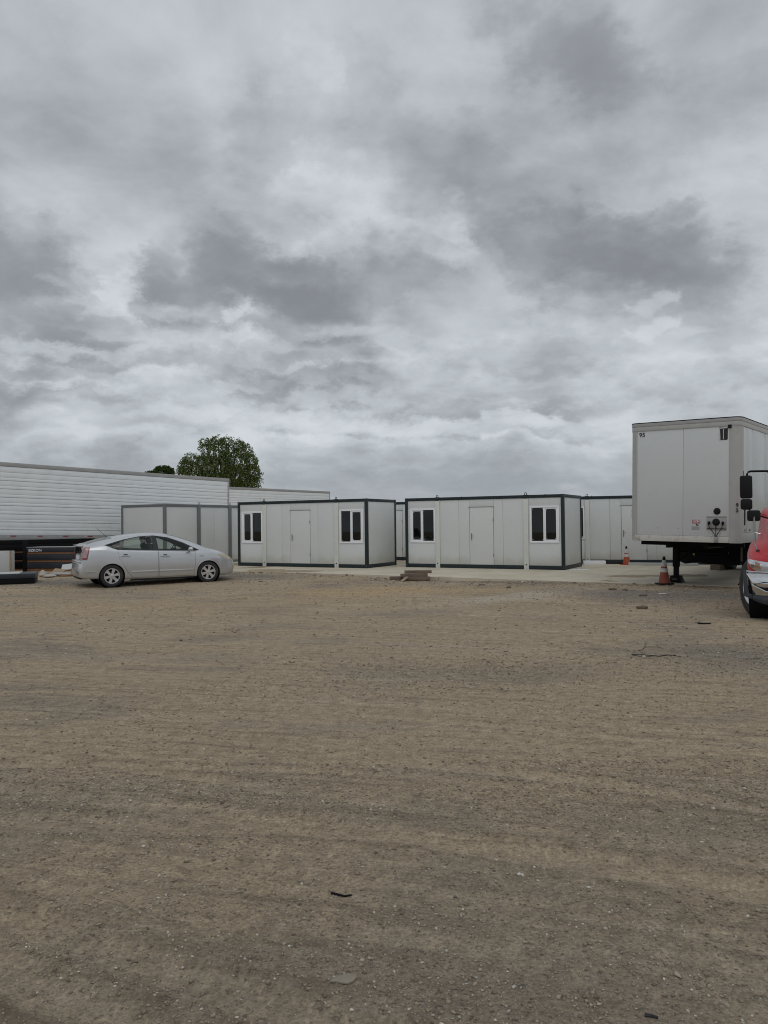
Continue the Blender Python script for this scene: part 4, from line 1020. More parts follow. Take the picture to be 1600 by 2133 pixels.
    for sg in (-1, 1):
        cnd = lambda f, sg=sg: f.calc_center_median().x < -.5 and f.calc_center_median().y * sg > .40 and f.calc_center_median().z < 1.15
        pl = [((0, sg * .50, .9), (0, sg, .10)), ((0, 0, .775), (0, 0, 1)), ((-.63, 0, .80), (-1, 0, .22)), ((0, 0, 1.115), (0, 0, -1))]
        r_ = C.region(pl, cond=cnd)
        rr = C.region([((0, 0, .835), (0, 0, -1))], src=(r_,))
        r3 = C.region([((-.655, 0, .80), (1, 0, -.22))], src=(r_,))
        lamps.append((sg, r_, rr, r3))
    hl = C.poly_xz([(2.98, .80), (3.05, .845), (3.20, .825), (3.36, .755), (3.49, .655), (3.44, .615), (3.25, .690)], cond=lambda f: abs(f.calc_center_median().y) > .36 and (f.normal.z > .1 or abs(f.normal.y) > .3))
    gr = C.poly_yz([(-.34, .42), (.34, .42), (.38, .30), (-.38, .30)], cond=lambda f: f.calc_center_median().x > 3.4 and f.normal.x > .3)
    body = C.take(0, 'body', 'car', root)
    for sg in (-1, 1):
        for g in glass: C.take(g, 'side_window', 'carglass', root, side=sg, offset=.006)
        C.take(band, 'window_trim', 'gloss', root, side=sg)
        for d, hx, hz_ in zip(doors, (.36, 1.45), (.86, .825)):
            dd = C.take(d, 'door', 'car', root, side=sg)
            yy = sg * .862
            hd = MB().box(hx - .13, hx + .13, min(yy, yy + sg * .028), max(yy, yy + sg * .028), hz_ - .018, hz_ + .018).build('handle', 'car', dd, bevel=.012)
            MB().prism([(hx - .06, hz_ + .018), (hx + .06, hz_ + .018), (hx + .05, hz_ + .045), (hx - .05, hz_ + .045)], 1, yy - sg * .02, yy - sg * .004).build('handle_recess', 'blackp', dd)
        for g in gaps: C.take(g, 'shut_line', 'black', root, side=sg, offset=.004)
    C.take(ws, 'windscreen', 'carglass', root, offset=.004); C.take(hg, 'hatch_glass', 'gloss', root, offset=.002); C.take(lg, 'hatch_lower_glass', 'gloss', root, offset=.003)
    C.take(lpl, 'licence_plate', 'wprint', root, offset=-.004)
    for sg, r_, rr, r3 in lamps:
        tl = C.take(r_, 'tail_lamp', 'taillens', root, side=sg, offset=-.006); C.take((rr, r3), 'red_lens', 'tailred', tl, side=sg, offset=-.007)
    for sg in (-1, 1): C.take(hl, 'headlight', 'headlens', root, side=sg, offset=-.004)
    C.take(gr, 'grille', 'black', root, offset=.004)
    C.bm.free()
    # inner shell so that gaps and arches read dark
    for cx in (0, 2.70):
        for sg in (-1, 1):
            pts = [(.352, 0)]
            mb = MB().lathe([(.352, .0), (.352, .34), (.0, .34)], 28, Matrix.Translation((cx, sg * .50 if sg > 0 else -.50, .315)) @ Matrix.Rotation(R(90 if sg > 0 else -90), 4, 'X'))
            # axis: from outer face inwards
            for v in mb.bm.verts: v.co.y = sg * (.845 - abs(abs(v.co.y) - .50))
            mb.build('wheel_arch', 'black', root)
            wheel_parts(root, .318, .20, .205, (cx, sg * .745, .316), (0, 0, 0 if sg < 0 else R(180)), spokes=6)
    MB().box(.38, 2.33, -.80, .80, .21, .62).box(-.62, -.36, -.6, .6, .32, .7).box(3.05, 3.35, -.6, .6, .26, .66).box(-.4, 3.1, -.48, .48, .20, .66).build('underbody', 'black', root)
    MB().box(.30, 2.5, -.79, .79, .60, .66).build('cabin_floor', 'blackp', root)
    MB().prism([(2.15, .70), (2.62, .70), (2.62, .965), (2.30, .985), (2.12, .93)], 1, -.72, .72).build('dashboard', 'blackp', root, bevel=.02)
    for sg in (-1, 1):
        st = MB().box(1.28, 1.80, sg * .38 - .25, sg * .38 + .25, .58, .76); mt = Matrix.Translation((1.28, sg * .38, .68)) @ Matrix.Rotation(R(-18), 4, 'Y')
        st.box(-.08, .08, -.24, .24, 0, .50, mt)
        se = st.build('seat', 'seat', root, bevel=.05)
        MB().box(-.05, .06, -.13, .13, .53, .71, mt).box(-.01, .01, -.06, -.04, .46, .56, mt).box(-.01, .01, .04, .06, .46, .56, mt).build('headrest', 'seat', se, bevel=.025)
    MB().box(.28, .72, -.62, .62, .58, .74).prism([(.20, .70), (.36, .70), (.22, 1.12), (.10, 1.12)], 1, -.60, .60).build('rear_seat', 'seat', root, bevel=.04)
    MB().lathe([(.175 + .014 * math.cos(a), .014 * math.sin(a)) for a in np.linspace(0, 2 * math.pi, 9)[:-1]], 28, Matrix.Translation((1.98, .38, .96)) @ Matrix.Rotation(R(-65), 4, 'Y'), closed=True).box(1.97, 2.1, .355, .405, .93, .97).build('steering_wheel', 'blackp', root, smooth=40)
    for sg in (-1, 1):
        mr_ = MB().rock((2.14, sg * .985, 1.005), (.075, .105, .068), 1).build('mirror', 'car', root, smooth=80)
        me_ = mr_.data
        for v in me_.vertices:
            d = (Vector(v.co) - Vector((2.14, sg * .985, 1.005))); n_ = Vector((d.x / .075, d.y / .105, d.z / .068)).normalized(); v.co = Vector((2.14 + n_.x * .075, sg * .985 + n_.y * .105, 1.005 + n_.z * .068))
        MB().tube([(2.16, sg * .84, .965), (2.15, sg * .93, .985)], .025, 8).build('mirror_arm', 'blackp', root)
        # side mouldings
        sm = MB().box(.52, 1.262, sg * .8655 - .010, sg * .8655 + .008, .395, .435).build('side_moulding', 'car', root, bevel=.006)
        MB().box(1.282, 2.26, sg * .8655 - .010, sg * .8655 + .008, .395, .435).build('side_moulding', 'car', root, bevel=.006)
        MB().box(.5, 2.30, sg * .79 - .02, sg * .79 + .02, .165, .20).build('rocker', 'blackp', root, bevel=.012)
        MB().box(-.75, -.42, sg * .83 - .02, sg * .83 + .005, .44, .462).build('bumper_line', 'rail', root, bevel=.004)
        MB().lathe([(0, .01), (.03, .01), (.045, 0)], 14, Matrix.Translation((3.47, sg * .655, .40)) @ Matrix.Rotation(R(62 if sg > 0 else 118), 4, 'X')).build('fog_lamp', 'headlens', root)
    # hatch spoiler, bumper step, antenna, badges
    sp = MB(); prof = [(-.60, 1.215), (-.71, 1.175), (-.80, 1.165), (-.805, 1.148), (-.72, 1.135), (-.62, 1.155)]
    sp.prism(prof, 1, -.60, .60).build('spoiler', 'car', root, bevel=.010)
    MB().prism([(-.70, .752), (-.835, .745), (-.845, .715), (-.80, .69), (-.70, .69)], 1, -.62, .62).build('bumper_step', 'car', root, bevel=.014)
    MB().box(-.80, -.60, -.55, .55, .24, .30).build('bumper_valance', 'blackp', root, bevel=.02)
    MB().box(-.785, -.765, -.24, .24, .915, .935).build('badge_bar', 'chrome', root, bevel=.005)
    MB().tube([(.02, -.02, 1.362), (-.30, -.02, 1.68)], .006, 6, r1=.003).build('antenna', 'blackp', root)
    MB().box(.0, .05, -.04, 0, 1.355, 1.378).build('antenna_base', 'blackp', root, bevel=.006)
    MB().box(2.44, 2.56, -.8655, -.859, .79, .806).build('badge', 'chrome', root)
    return root
silver_car()

# ------------------------------------------------------------------ red truck
def red_truck():
    yaw = -R(30)
    root = empty('tractor_truck', (7.482, 13.105, 0.0), yaw, 'red truck with chrome bumper cut off by the right edge', 'truck')
    root.location.z = gz(6.59, 13.62) + .004
    # local: x to the right of the picture, +y towards the truck's back, front axle at y = 0
    ys = [-.86, -.84, -.80, -.74, -.66, -.58, -.45, -.25, 0, .3, .6, .9, 1.2, 1.42]
    Z = dict(zc=pchip([-.86, -.80, -.66, -.45, -.1, .4, .9, 1.42], [1.20, 1.34, 1.46, 1.57, 1.70, 1.85, 1.95, 2.0]),
             zf=pchip([-.86, -.74, -.58, -.40, -.2, 0, .3, .6, .9, 1.42], [.98, 1.02, 1.07, 1.18, 1.27, 1.32, 1.36, 1.36, 1.33, 1.25]),
             wf=pchip([-.86, -.80, -.70, -.55, -.3, .0, .4, .8, 1.42], [.62, .84, 1.02, 1.125, 1.16, 1.165, 1.15, 1.10, 1.06]),
             wh=pchip([-.86, -.5, .0, .5, 1.0, 1.42], [.52, .70, .87, .99, 1.025, 1.03]),
             zl=pchip([-.86, 1.42], [.80, .80]))
    rings = []
    for y in ys:
        zc, zf, wf, wh, zl = (Z[k](y) for k in ('zc', 'zf', 'wf', 'wh', 'zl'))
        zsx = zc - .085
        sec = [(0, zl), (wf * .6, zl), (wf * .97, zl), (wf, zl + .05), (wf * 1.0, zl + (zf - zl) * .6), (wf * .955, zf - .03), (wf * .88, zf + .02), (wh + (wf - wh) * .32, zf + .05 + (zsx - zf) * .10), (wh + .012, zf + .06 + (zsx - zf - .06) * .5), (wh - .035, zsx), (wh * .75, zc - .035), (wh * .35, zc - .006), (0, zc)]
        r2 = catmull(sec, 3); rings.append(np.c_[r2[:, 0], np.full(len(r2), y), r2[:, 1]])
    # Carver mirrors in y; build here with swapped axes: carve frame (a, b, c) = (y, x, z)
    rr = [np.c_[q[:, 1], q[:, 0], q[:, 2]] for q in rings]
    C = Carver(rr)
    pts = [(.62 * math.cos(a), .50 + .62 * math.sin(a)) for a in np.linspace(0, 2 * math.pi, 33)[:-1]]
    C.poly_xz(pts, cond=lambda f: abs(f.calc_center_median().y) > .55 and f.calc_center_median().z < 1.25)
    front = lambda f: f.calc_center_median().x < -.35
    hls = []
    for sg in (-1, 1):
        base = C.poly_yz([(sg * .60, .83), (sg * .60, .955), (sg * .82, .985), (sg * 1.10, 1.035), (sg * 1.125, 1.0), (sg * 1.06, .88), (sg * .95, .82)], cond=front)
        lamp_ = C.poly_yz([(sg * .62, .845), (sg * .62, .94), (sg * .88, .975), (sg * .90, .85)], src=(base,))
        amb = C.poly_yz([(sg * .93, .875), (sg * .925, .965), (sg * 1.0, .985), (sg * .99, .885)], src=(base,))
        hls.append((sg, base, lamp_, amb))
    grl = C.poly_yz([(-.50, .86), (.50, .86), (.46, 1.30), (-.46, 1.30)], cond=lambda f: f.calc_center_median().x < -.70 and f.normal.x < -.2)
    swap = Matrix(((0, 1, 0, 0), (1, 0, 0, 0), (0, 0, 1, 0), (0, 0, 0, 1)))
    def fix(o):
        if o is None: return None
        o.data.transform(swap); o.data.flip_normals(); return o
    fix(C.take(0, 'hood', 'red', root))
    for sg, ba, la, am in hls:
        h_ = fix(C.take(ba, 'headlight', 'chrome', root, offset=-.006)); fix(C.take(la, 'lamp', 'lamp', h_, offset=-.008)); fix(C.take(am, 'turn_signal', 'amber', h_, offset=-.008))
    g_ = fix(C.take(grl, 'grille', 'black', root, offset=.01))
    for k in range(6): MB().box(-.47, .47, -.905, -.86, .90 + k * .065, .925 + k * .065).build('grille_bar', 'chrome', root, bevel=.006)
    C.bm.free()
    # bumper: bowed chrome beam with black ends and valance
    def bow(x): return -.98 + .40 * (abs(x) / 1.17) ** 2.6
    def beam(x0, x1, zlo, zhi, bulge, name, m, n=24, off=0.0, back=.10):
        mb = MB(); rows_ = []
        for i in range(n + 1):
            x = x0 + (x1 - x0) * i / n; y = bow(x) + off; lo = zlo(x); hi = zhi(x); ring_ = []
            for k in range(7):
                t_ = k / 6; ring_.append(mb.bm.verts.new((x, y - bulge * math.sin(math.pi * t_), lo + (hi - lo) * t_)))
            ring_ += [mb.bm.verts.new((x, y + back, hi)), mb.bm.verts.new((x, y + back, lo))]
            rows_.append(ring_)
        for A_, B_ in zip(rows_, rows_[1:]):
            for k in range(9): mb.bm.faces.new((A_[k], A_[(k + 1) % 9], B_[(k + 1) % 9], B_[k]))
        mb.bm.faces.new(rows_[0]); mb.bm.faces.new(rows_[-1][::-1])
        return mb.build(name, m, root, smooth=40)
    bp = beam(-1.14, 1.14, lambda x: .43 + .33 * max(0.0, (abs(x) - 1.06) / .08) ** 1.0, lambda x: .80, .05, 'bumper', 'chrome')
    beam(-1.15, 1.15, lambda x: .802, lambda x: .835, .03, 'bumper_lip', 'chrome', off=-.02)
    beam(-1.05, 1.05, lambda x: .26 + .08 * (abs(x) / 1.05) ** 6, lambda x: .428, .03, 'valance', 'slate', off=.01)
    for sg in (-1, 1):
        a0, a1 = (-1.20, -1.135) if sg < 0 else (1.135, 1.20)
        MB().prism([(sg * 1.195, .84), (sg * 1.16, .845), (sg * 1.105, .45), (sg * 1.052, .432), (sg * 1.052, .345), (sg * 1.19, .40)], 1, -.66, -.60).build('bumper_end', 'slate', root, bevel=.015)
        # bumper air slot
        pt = [(sg * (.60 + q * .45), z) for q, z in ((0, .52), (.5, .50), (1, .60), (.6, .66), (0, .66))]
        sl = MB()
        V0 = [sl.bm.verts.new((p[0], bow(p[0]) - .058, p[1])) for p in pt]; V1 = [sl.bm.verts.new((p[0], bow(p[0]) + .0, p[1])) for p in pt]
        sl.bm.faces.new(V0); sl.bm.faces.new(V1[::-1])
        for i in range(5): sl.bm.faces.new((V0[i], V1[i], V1[(i + 1) % 5], V0[(i + 1) % 5]))
        s2 = sl.build('air_slot', 'black', bp)
        MB().tube([(p[0], bow(p[0]) - .062, p[1]) for p in (pt[2], pt[1], pt[0])], .012, 6).build('slot_trim', 'chrome', bp)
        # hood seam trim
        MB().tube([(sg * .88, .02, 1.425), (sg * 1.075, .0, 1.475)], .010, 6).build('hood_trim', 'chrome', root)
        # fender mirror
        st = MB().tube([(sg * .97, -.455, 1.155), (sg * .995, -.47, 1.20), (sg * 1.02, -.45, 1.30), (sg * 1.025, -.40, 1.82)], .015, 8).build('fender_mirror_stalk', 'steel', root)
        MB().rock((sg * .97, -.445, 1.145), (.05, .05, .05), 2).build('stalk_base', 'blackp', st, smooth=60)
        MB().box(sg * 1.035 - .105, sg * 1.035 + .105, -.42, -.30, 1.675, 1.865).build('fender_mirror', 'blackp', root, bevel=.04)
        MB().tube([(sg * .93, -.36, 1.76), (sg * .82, -.1, 1.72)], .014, 6).build('mirror_arm', 'black', root)
        # door mirrors
        dm = MB().box(sg * 1.30 - .11, sg * 1.30 + .11, 1.43, 1.56, 2.115, 2.565).build('door_mirror', 'blackp', root, bevel=.045)
        MB().box(sg * 1.30 - .085, sg * 1.30 + .085, 1.557, 1.566, 2.15, 2.53).build('mirror_glass', 'chrome', dm)
        MB().box(sg * 1.30 + sg * .095, sg * 1.30 + sg * .112, 1.46, 1.475, 2.18, 2.42).build('marker_strip', 'redrefl', dm)
        d2 = MB().box(sg * 1.30 - .105, sg * 1.30 + .105, 1.42, 1.55, 1.895, 2.105).build('convex_mirror', 'blackp', root, bevel=.05)
        MB().tube([(sg * 1.28, 1.50, 2.55), (sg * 1.28, 1.50, 2.60), (sg * 1.26, 1.50, 2.63), (sg * 1.22, 1.50, 2.645), (sg * .93, 1.62, 2.645), (sg * .90, 1.66, 2.60), (sg * .90, 1.7, 2.50)], .020, 8).build('mirror_arm', 'black', root)
        MB().tube([(sg * 1.25, 1.50, 1.90), (sg * 1.22, 1.50, 1.83), (sg * .95, 1.62, 1.80)], .016, 8).build('mirror_arm', 'black', root)
        MB().tube([(sg * 1.34, 1.50, 2.55), (sg * 1.34, 1.50, 2.66)], .006, 6).build('radio_antenna', 'black', root)
        # front wheels (steered a little)
        wheel_parts(root, .50, .28, .29, (sg * 1.03, 0, .50), (0, 0, R(-90 + 26) if sg < 0 else R(90 + 26)), rimmat='rim')
    MB().box(-.95, .95, -.06, .06, .42, .54).build('front_axle', 'black', root)
    MB().box(-.60, .60, -.70, 1.5, .55, 1.05).build('engine_bay', 'black', root)
    for sg in (-1, 1):
        MB().lathe([(.64, .0), (.64, .38), (0, .38)], 28, Matrix.Translation((sg * 1.12, 0, .50)) @ Matrix.Rotation(R(-90 * sg), 4, 'Y')).build('wheel_arch', 'black', root)
    # cab
    cz = pchip([1.40, 1.55, 2.0, 2.4, 3.1], [1.92, 2.05, 2.62, 2.78, 2.80])
    cw = .93
    side = [(1.42, .78), (1.42, 1.88), (1.95, 2.60), (2.25, 2.74), (3.05, 2.78), (3.10, 2.70), (3.10, .78)]
    MB().prism([(p[0], p[1]) for p in side], 0, -cw, cw).build('cab', 'red', root, bevel=.05)
    for sg in (-1, 1):
        dr = MB().prism([(1.62, .95), (1.62, 1.83), (2.08, 2.50), (2.70, 2.56), (2.70, .95)], 0, sg * cw - .012, sg * cw + .010).build('door', 'red', root, bevel=.006)
        MB().prism([(1.72, 1.82), (2.10, 2.42), (2.60, 2.46), (2.60, 1.78)], 0, sg * cw - .004, sg * cw + .013).build('door_window', 'gloss', dr)
        MB().box(sg * cw + (.0 if sg > 0 else -.04), sg * cw + (.04 if sg > 0 else 0), 2.50, 2.66, 1.60, 1.64).build('handle', 'blackp', dr, bevel=.008)
        MB().box(sg * .80 - .28, sg * .80 + .28, 1.9, 2.9, .40, .78).build('fuel_tank', 'chrome', root, bevel=.08)
    ws = MB(); a_, b_2 = Vector((0, 1.47, 1.935)), Vector((0, 1.93, 2.56)); nrm = Vector((0, -.81, .59)) * .015
    Vv = [ws.bm.verts.new(p) for p in (Vector((-.84, a_.y, a_.z)) + nrm, Vector((.84, a_.y, a_.z)) + nrm, Vector((.78, b_2.y, b_2.z)) + nrm, Vector((-.78, b_2.y, b_2.z)) + nrm)]
    Vw = [ws.bm.verts.new(v.co - nrm * 3) for v in Vv]
    ws.bm.faces.new(Vv); ws.bm.faces.new(Vw[::-1])
    for i in range(4): ws.bm.faces.new((Vv[i], Vw[i], Vw[(i + 1) % 4], Vv[(i + 1) % 4]))
    ws.build('windscreen', 'gloss', root)
    for x in (-.6, -.3, 0, .3, .6): MB().box(x - .06, x + .06, 2.22, 2.36, 2.735, 2.80).build('roof_lamp', 'amber', root, bevel=.015)
    MB().box(-.45, -.33, .6, 6.4, .62, .88).box(.33, .45, .6, 6.4, .62, .88).build('frame_rail', 'black', root)
    MB().lathe([(.45, .0), (.45, .06), (.1, .08)], 24, Matrix.Translation((0, 5.2, 1.0))).box(-.4, .4, 4.8, 5.6, .882, 1.0).build('fifth_wheel', 'black', root)
    for ay in (4.6, 5.9):
        MB().box(-.95, .95, ay - .08, ay + .08, .42, .58).build('rear_axle', 'black', root)
        for sg in (-1, 1):
            for ox in (1.05, .73): wheel_parts(root, .50, .28, .29, (sg * ox, ay, .50), (0, 0, R(-90) if sg < 0 else R(90)), rimmat='steel')
    return root
red_truck()

# ------------------------------------------------------------------ traffic cones
def cone(x, y, z, H_, label, m):
    k = H_ / .71
    t0 = empty('traffic_cone', (x, y, z), 0.3, label, 'traffic cone', 'orange traffic cones')
    def rad(h): return (.145 - (.145 - .030) * (h - .03) / .68) * k
    MB().prism([(.19 * k * c_, .19 * k * s_) for c_, s_ in ((1, .8), (.8, 1), (-.8, 1), (-1, .8), (-1, -.8), (-.8, -1), (.8, -1), (1, -.8))], 2, 0, .028 * k).build('base', 'blackp' if m == 'orange' else m, t0, bevel=.006)
    def band(h0, h1, name, mm, o=0.0):
        MB().lathe([(rad(h0) + o, h0 * k), (rad(h1) + o, h1 * k)] if name != 'tip' else [(rad(h0) + o, h0 * k), (rad(h1), h1 * k), (rad(h1) * .6, h1 * k + .006), (0, h1 * k + .006)], 28).build(name, mm, t0, smooth=40)
    band(.028, .31, 'cone_body', m); band(.31, .41, 'reflective_collar', 'collar', .002); band(.41, .455, 'cone_band', m); band(.455, .62, 'reflective_collar', 'collar', .002); band(.62, .71, 'tip', 'blackp')
cone(7.16, 19.70, .062, .70, 'faded orange cone at the concrete edge beside the trailer landing leg', 'orange')
cone(8.67, 27.55, .112, .66, 'brighter orange cone farther back against the cabin behind the trailer', 'orange2')

# ------------------------------------------------------------------ timbers, debris
def block(name, label, cat, m, dims, loc, rot, group=None, bevel=.006):
    a, b2, c = dims
    o = MB().box(-a / 2, a / 2, -b2 / 2, b2 / 2, 0, c).build(name, m, None, bevel=bevel, loc=loc, rot=rot if isinstance(rot, tuple) else (0, 0, rot))
    return tag(o, label, cat, group)
TG = 'old timbers piled at the concrete edge'
z0 = gz(.9, 22.6)
block('timber', 'topmost short timber of the pile before the right front cabin', 'timber', 'wood', (.80, .14, .085), (.98, 22.62, z0 + .215), -.03, TG)
block('timber', 'middle timber of the pile, sticking out to the left', 'timber', 'wood', (.80, .14, .085), (.86, 22.60, z0 + .120), .02, TG)
block('timber', 'bottom front timber carrying the pile', 'timber', 'wood', (.80, .15, .10), (.93, 22.52, z0 + .02), -.02, TG)
block('timber', 'low left timber lying beside the bottom of the pile', 'timber', 'wood', (.55, .15, .10), (.42, 22.72, z0 + .02), .05, TG)
block('timber', 'small pale offcut leaning at the foot of the pile', 'timber', 'wood2', (.09, .36, .03), (.57, 22.30, z0 + .05), (R(18), 0, -.55), TG, .003)
block('timber', 'thick wood block lying on concrete under the white trailer', 'timber', 'wood', (.30, .60, .17), (10.55, 24.3, .11), -.75)

# stacked dark channels under the silver trailer
def panel_stack():
    root = empty('panel_stack', (-12.93, 27.75, gz(-12.2, 27.6) - .01), -.10, 'stack of blue black panels with brown battens, lettered BZKON', 'panel stack')
    L = 2.02; z = 0.0
    for k, (h_, m, nm) in enumerate(((.115, 'wood3', 'batten'), (.215, 'navy', 'dark_panel'), (.085, 'wood3', 'batten'), (.205, 'navy', 'dark_panel'), (.085, 'wood3', 'batten'), (.165, 'navy', 'dark_panel'))):
        ins = .03 if nm == 'batten' else 0
        o = MB().box(.0, L - ins, ins, .9 - ins, z + .004, z + h_ - .004).build(nm, m, root, bevel=.006); z += h_
    MB().box(.0, L, .0, .9, z, z + .012).build('steel_lip', 'rail', root)
    text('lettering', 'BZKON', .128, 'wprint', root, (.085, -.003, z - .145), (R(90), 0, 0), sx=1.12, bold=.002)
    MB().box(-.12, -.005, -.03, .09, 0, 1.13).build('post', 'black', root, bevel=.006); MB().box(L + .004, L + .07, -.02, .09, 0, 1.05).build('post', 'black', root, bevel=.006)
    for z_ in (.60, .33): MB().rock((L - .03, -.02, z_ + .04), (.035, .02, .025), 3).build('foam_plug', 'pvc', root)
    return root
panel_stack()
def shade_filler():  # added black stack, fills the gap under the trailer in place of deep shade
    root = empty('panel_stack', (-14.75, 27.0, gz(-13, 28) - .02), R(49.4), 'black filler stack added to darken the gap under the long silver trailer', 'panel stack')
    z = 0.0
    for k, (h_, m, nm) in enumerate(((.09, 'wood3', 'batten'), (.26, 'black', 'dark_panel'), (.06, 'wood3', 'batten'), (.26, 'black', 'dark_panel'), (.06, 'wood3', 'batten'), (.26, 'black', 'dark_panel'), (.16, 'black', 'dark_panel'))):
        MB().box(0, 4.9, .02 if nm == 'batten' else 0, .8, z + .003, z + h_ - .003).build(nm, m, root, bevel=.006); z += h_
    return root
shade_filler()
def board_pack():
    root = empty('board_pack', (-14.6, 26.3, gz(-13.6, 26.2)), -.06, 'pale grey board pack with wooden edge standing at the left edge', 'board pack')
    for k in range(4): MB().box(0, 1.82, .02 + k * .08, .09 + k * .08, .10, .80).build('board', 'lightpanel', root, bevel=.004)
    MB().box(1.823, 1.868, .0, .05, .08, .81).build('edge_batten', 'wood2', root, bevel=.004); MB().box(0, 1.9, .02, .30, 0, .07).build('runner', 'wood3', root)
    return root
board_pack()
def steel_tray():
    root = empty('steel_platform', (-12.88, 21.47, gz(-10.6, 22.6)), R(20), 'low dark steel platform with grey top lying at the left edge', 'platform')
    MB().box(0, 2.85, .0, 1.15, .16, .30).build('upper_channel', 'navy', root, bevel=.008); MB().box(0, 2.83, .02, 1.13, .0, .15).build('lower_channel', 'black', root, bevel=.008)
    MB().box(.03, 2.42, .03, 1.12, .301, .312).build('top_sheet', 'lightpanel', root, bevel=.003)
    return root
steel_tray()
DG = 'building rubble behind the silver car'
def rock(name, label, cat, m, r, loc, seed, group=None):
    o = MB().rock((0, 0, 0), r, seed).build(name, m, None, smooth=50, loc=(loc[0], loc[1], loc[2] + r[2] * .6)); return tag(o, label, cat, group)
gd = lambda x, y: gz(x, y)
block('board_offcut', 'flat pale board tilted on top of the rubble heap', 'board', 'lightpanel', (.62, .40, .035), (-10.55, 25.9, gd(-10.5, 25.9) + .24), (R(28), R(-6), .2), DG)
block('board_offcut', 'tan plywood scrap in the middle of the rubble heap', 'board', 'wood2', (.42, .30, .03), (-10.75, 25.3, gd(-10.7, 25.3) + .12), (R(35), R(5), -.3), DG)
block('board_offcut', 'long thin brown plank sticking out of the rubble heap', 'board', 'wood2', (1.25, .10, .03), (-10.8, 25.6, gd(-10.8, 25.6) + .12), (0, R(-10), .12), DG)
block('board_offcut', 'dark board lying low in front of the rubble heap', 'board', 'wood3', (.9, .25, .03), (-10.1, 25.0, gd(-10.1, 25) + .05), (R(10), R(-6), .1), DG)
block('board_offcut', 'pale triangular scrap at the right of the rubble heap', 'board', 'rubble', (.38, .24, .03), (-10.0, 25.7, gd(-10, 25.7) + .12), (R(48), R(-20), -.4), DG)
block('board_offcut', 'grey slab scrap under the plywood in the rubble heap', 'board', 'rail', (.62, .3, .04), (-10.55, 25.1, gd(-10.5, 25.1) + .07), (R(6), R(2), .05), DG)
rock('rubble_stone', 'left big pale lump of the rubble heap', 'stone', 'rubble', (.17, .13, .11), (-11.05, 24.85, gd(-11, 24.85)), 4, DG)
rock('rubble_stone', 'long low pale lump in front of the plywood scrap', 'stone', 'rubble', (.22, .12, .07), (-10.75, 24.6, gd(-10.7, 24.6)), 8, DG)
rock('rubble_stone', 'brown lump at the middle right of the rubble heap', 'stone', 'wood2', (.16, .12, .09), (-10.15, 25.3, gd(-10.1, 25.3) + .05), 12, DG)
rock('rubble_stone', 'small white lump next to the car bumper', 'stone', 'pvc', (.06, .05, .06), (-9.72, 25.4, gd(-9.7, 25.4) + .10), 15, DG)
pp = MB().tube([(-.34, 0, 0), (.34, .04, .01)], .035, 10).build('pipe_offcut', 'pvc', None, smooth=40, loc=(-9.85, 25.1, gd(-9.8, 25.1) + .09), rot=(0, 0, .1)); tag(pp, 'white plastic pipe offcut beside the car bumper', 'pipe', DG)

# white strips and packing on the concrete
block('white_strip', 'white packing sheet lying at the near corner of the right front cabin', 'sheet', 'pvc', (.62, .26, .012), (6.32, 25.05, padz(6.3, 25) + .003), -.15)
block('white_strip', 'small white strip behind the packing sheet', 'sheet', 'pvc', (.34, .08, .012), (6.62, 25.75, padz(6.6, 25.7) + .003), .2)
block('trim_bundle', 'bundle of white trim lying in front of the cabin behind', 'trim', 'pvc', (.78, .34, .14), (7.62, 27.95, .112), -.15)
block('trim_strip', 'long white strip along the foot of the cabin behind the trailer', 'trim', 'lightpanel', (2.3, .12, .09), (9.75, 26.95, .112), -.40)
# things lying on the dirt
def stick(name, label, cat, m, pts, r, seg=6):
    P3 = [(p[0], p[1], gz(p[0], p[1]) + r * (.8 if len(p) < 3 else p[2])) for p in pts]
    o = MB().tube(P3, r, seg, r1=r * .6).build(name, m, None, smooth=50); return tag(o, label, cat)
stick('rubber_strap', 'black looped rubber strap lying on the dirt right of centre', 'strap', 'rubber', [(3.62, 9.60), (3.52, 9.68), (3.42, 9.62), (3.30, 9.70), (3.18, 9.86), (3.13, 9.80), (3.17, 9.66), (3.28, 9.63), (3.40, 9.70)], .007)
stick('twig', 'thin dark twig lying just behind the rubber strap', 'twig', 'bark', [(3.33, 10.15), (3.40, 10.20), (3.47, 10.32), (3.56, 10.28), (3.68, 10.33)], .005)
stick('bark_piece', 'dark curled stick on the dirt below the middle', 'stick', 'black', [(-.262, 3.545), (-.235, 3.535), (-.20, 3.520), (-.168, 3.528)], .0062)
stick('bark_piece', 'black piece of rubber at the bottom right', 'rubber piece', 'rubber', [(.875, 2.662), (.895, 2.655), (.915, 2.645)], .007)
stick('bark_piece', 'small dark stick near the truck wheel', 'stick', 'black', [(5.12, 12.62), (5.22, 12.56), (5.32, 12.58)], .016)
fs = MB(); q = [(.86 * a_, .80 * b_) for a_, b_ in ((-.050, .01), (-.028, .022), (-.006, .030), (.018, .028), (.030, .034), (.050, .018), (.060, .004), (.040, -.022), (.012, -.034), (-.012, -.024), (-.034, -.012), (-.062, -.004))]
fs.prism(q, 2, 0, .007)
tag(fs.build('flat_stone', 'flatstone', None, bevel=.002, loc=(-.17, 2.88, gz(-.17, 2.88) + .004), rot=(R(4), 0, .2)), 'flat pale angular stone on the dirt at the bottom centre', 'stone')
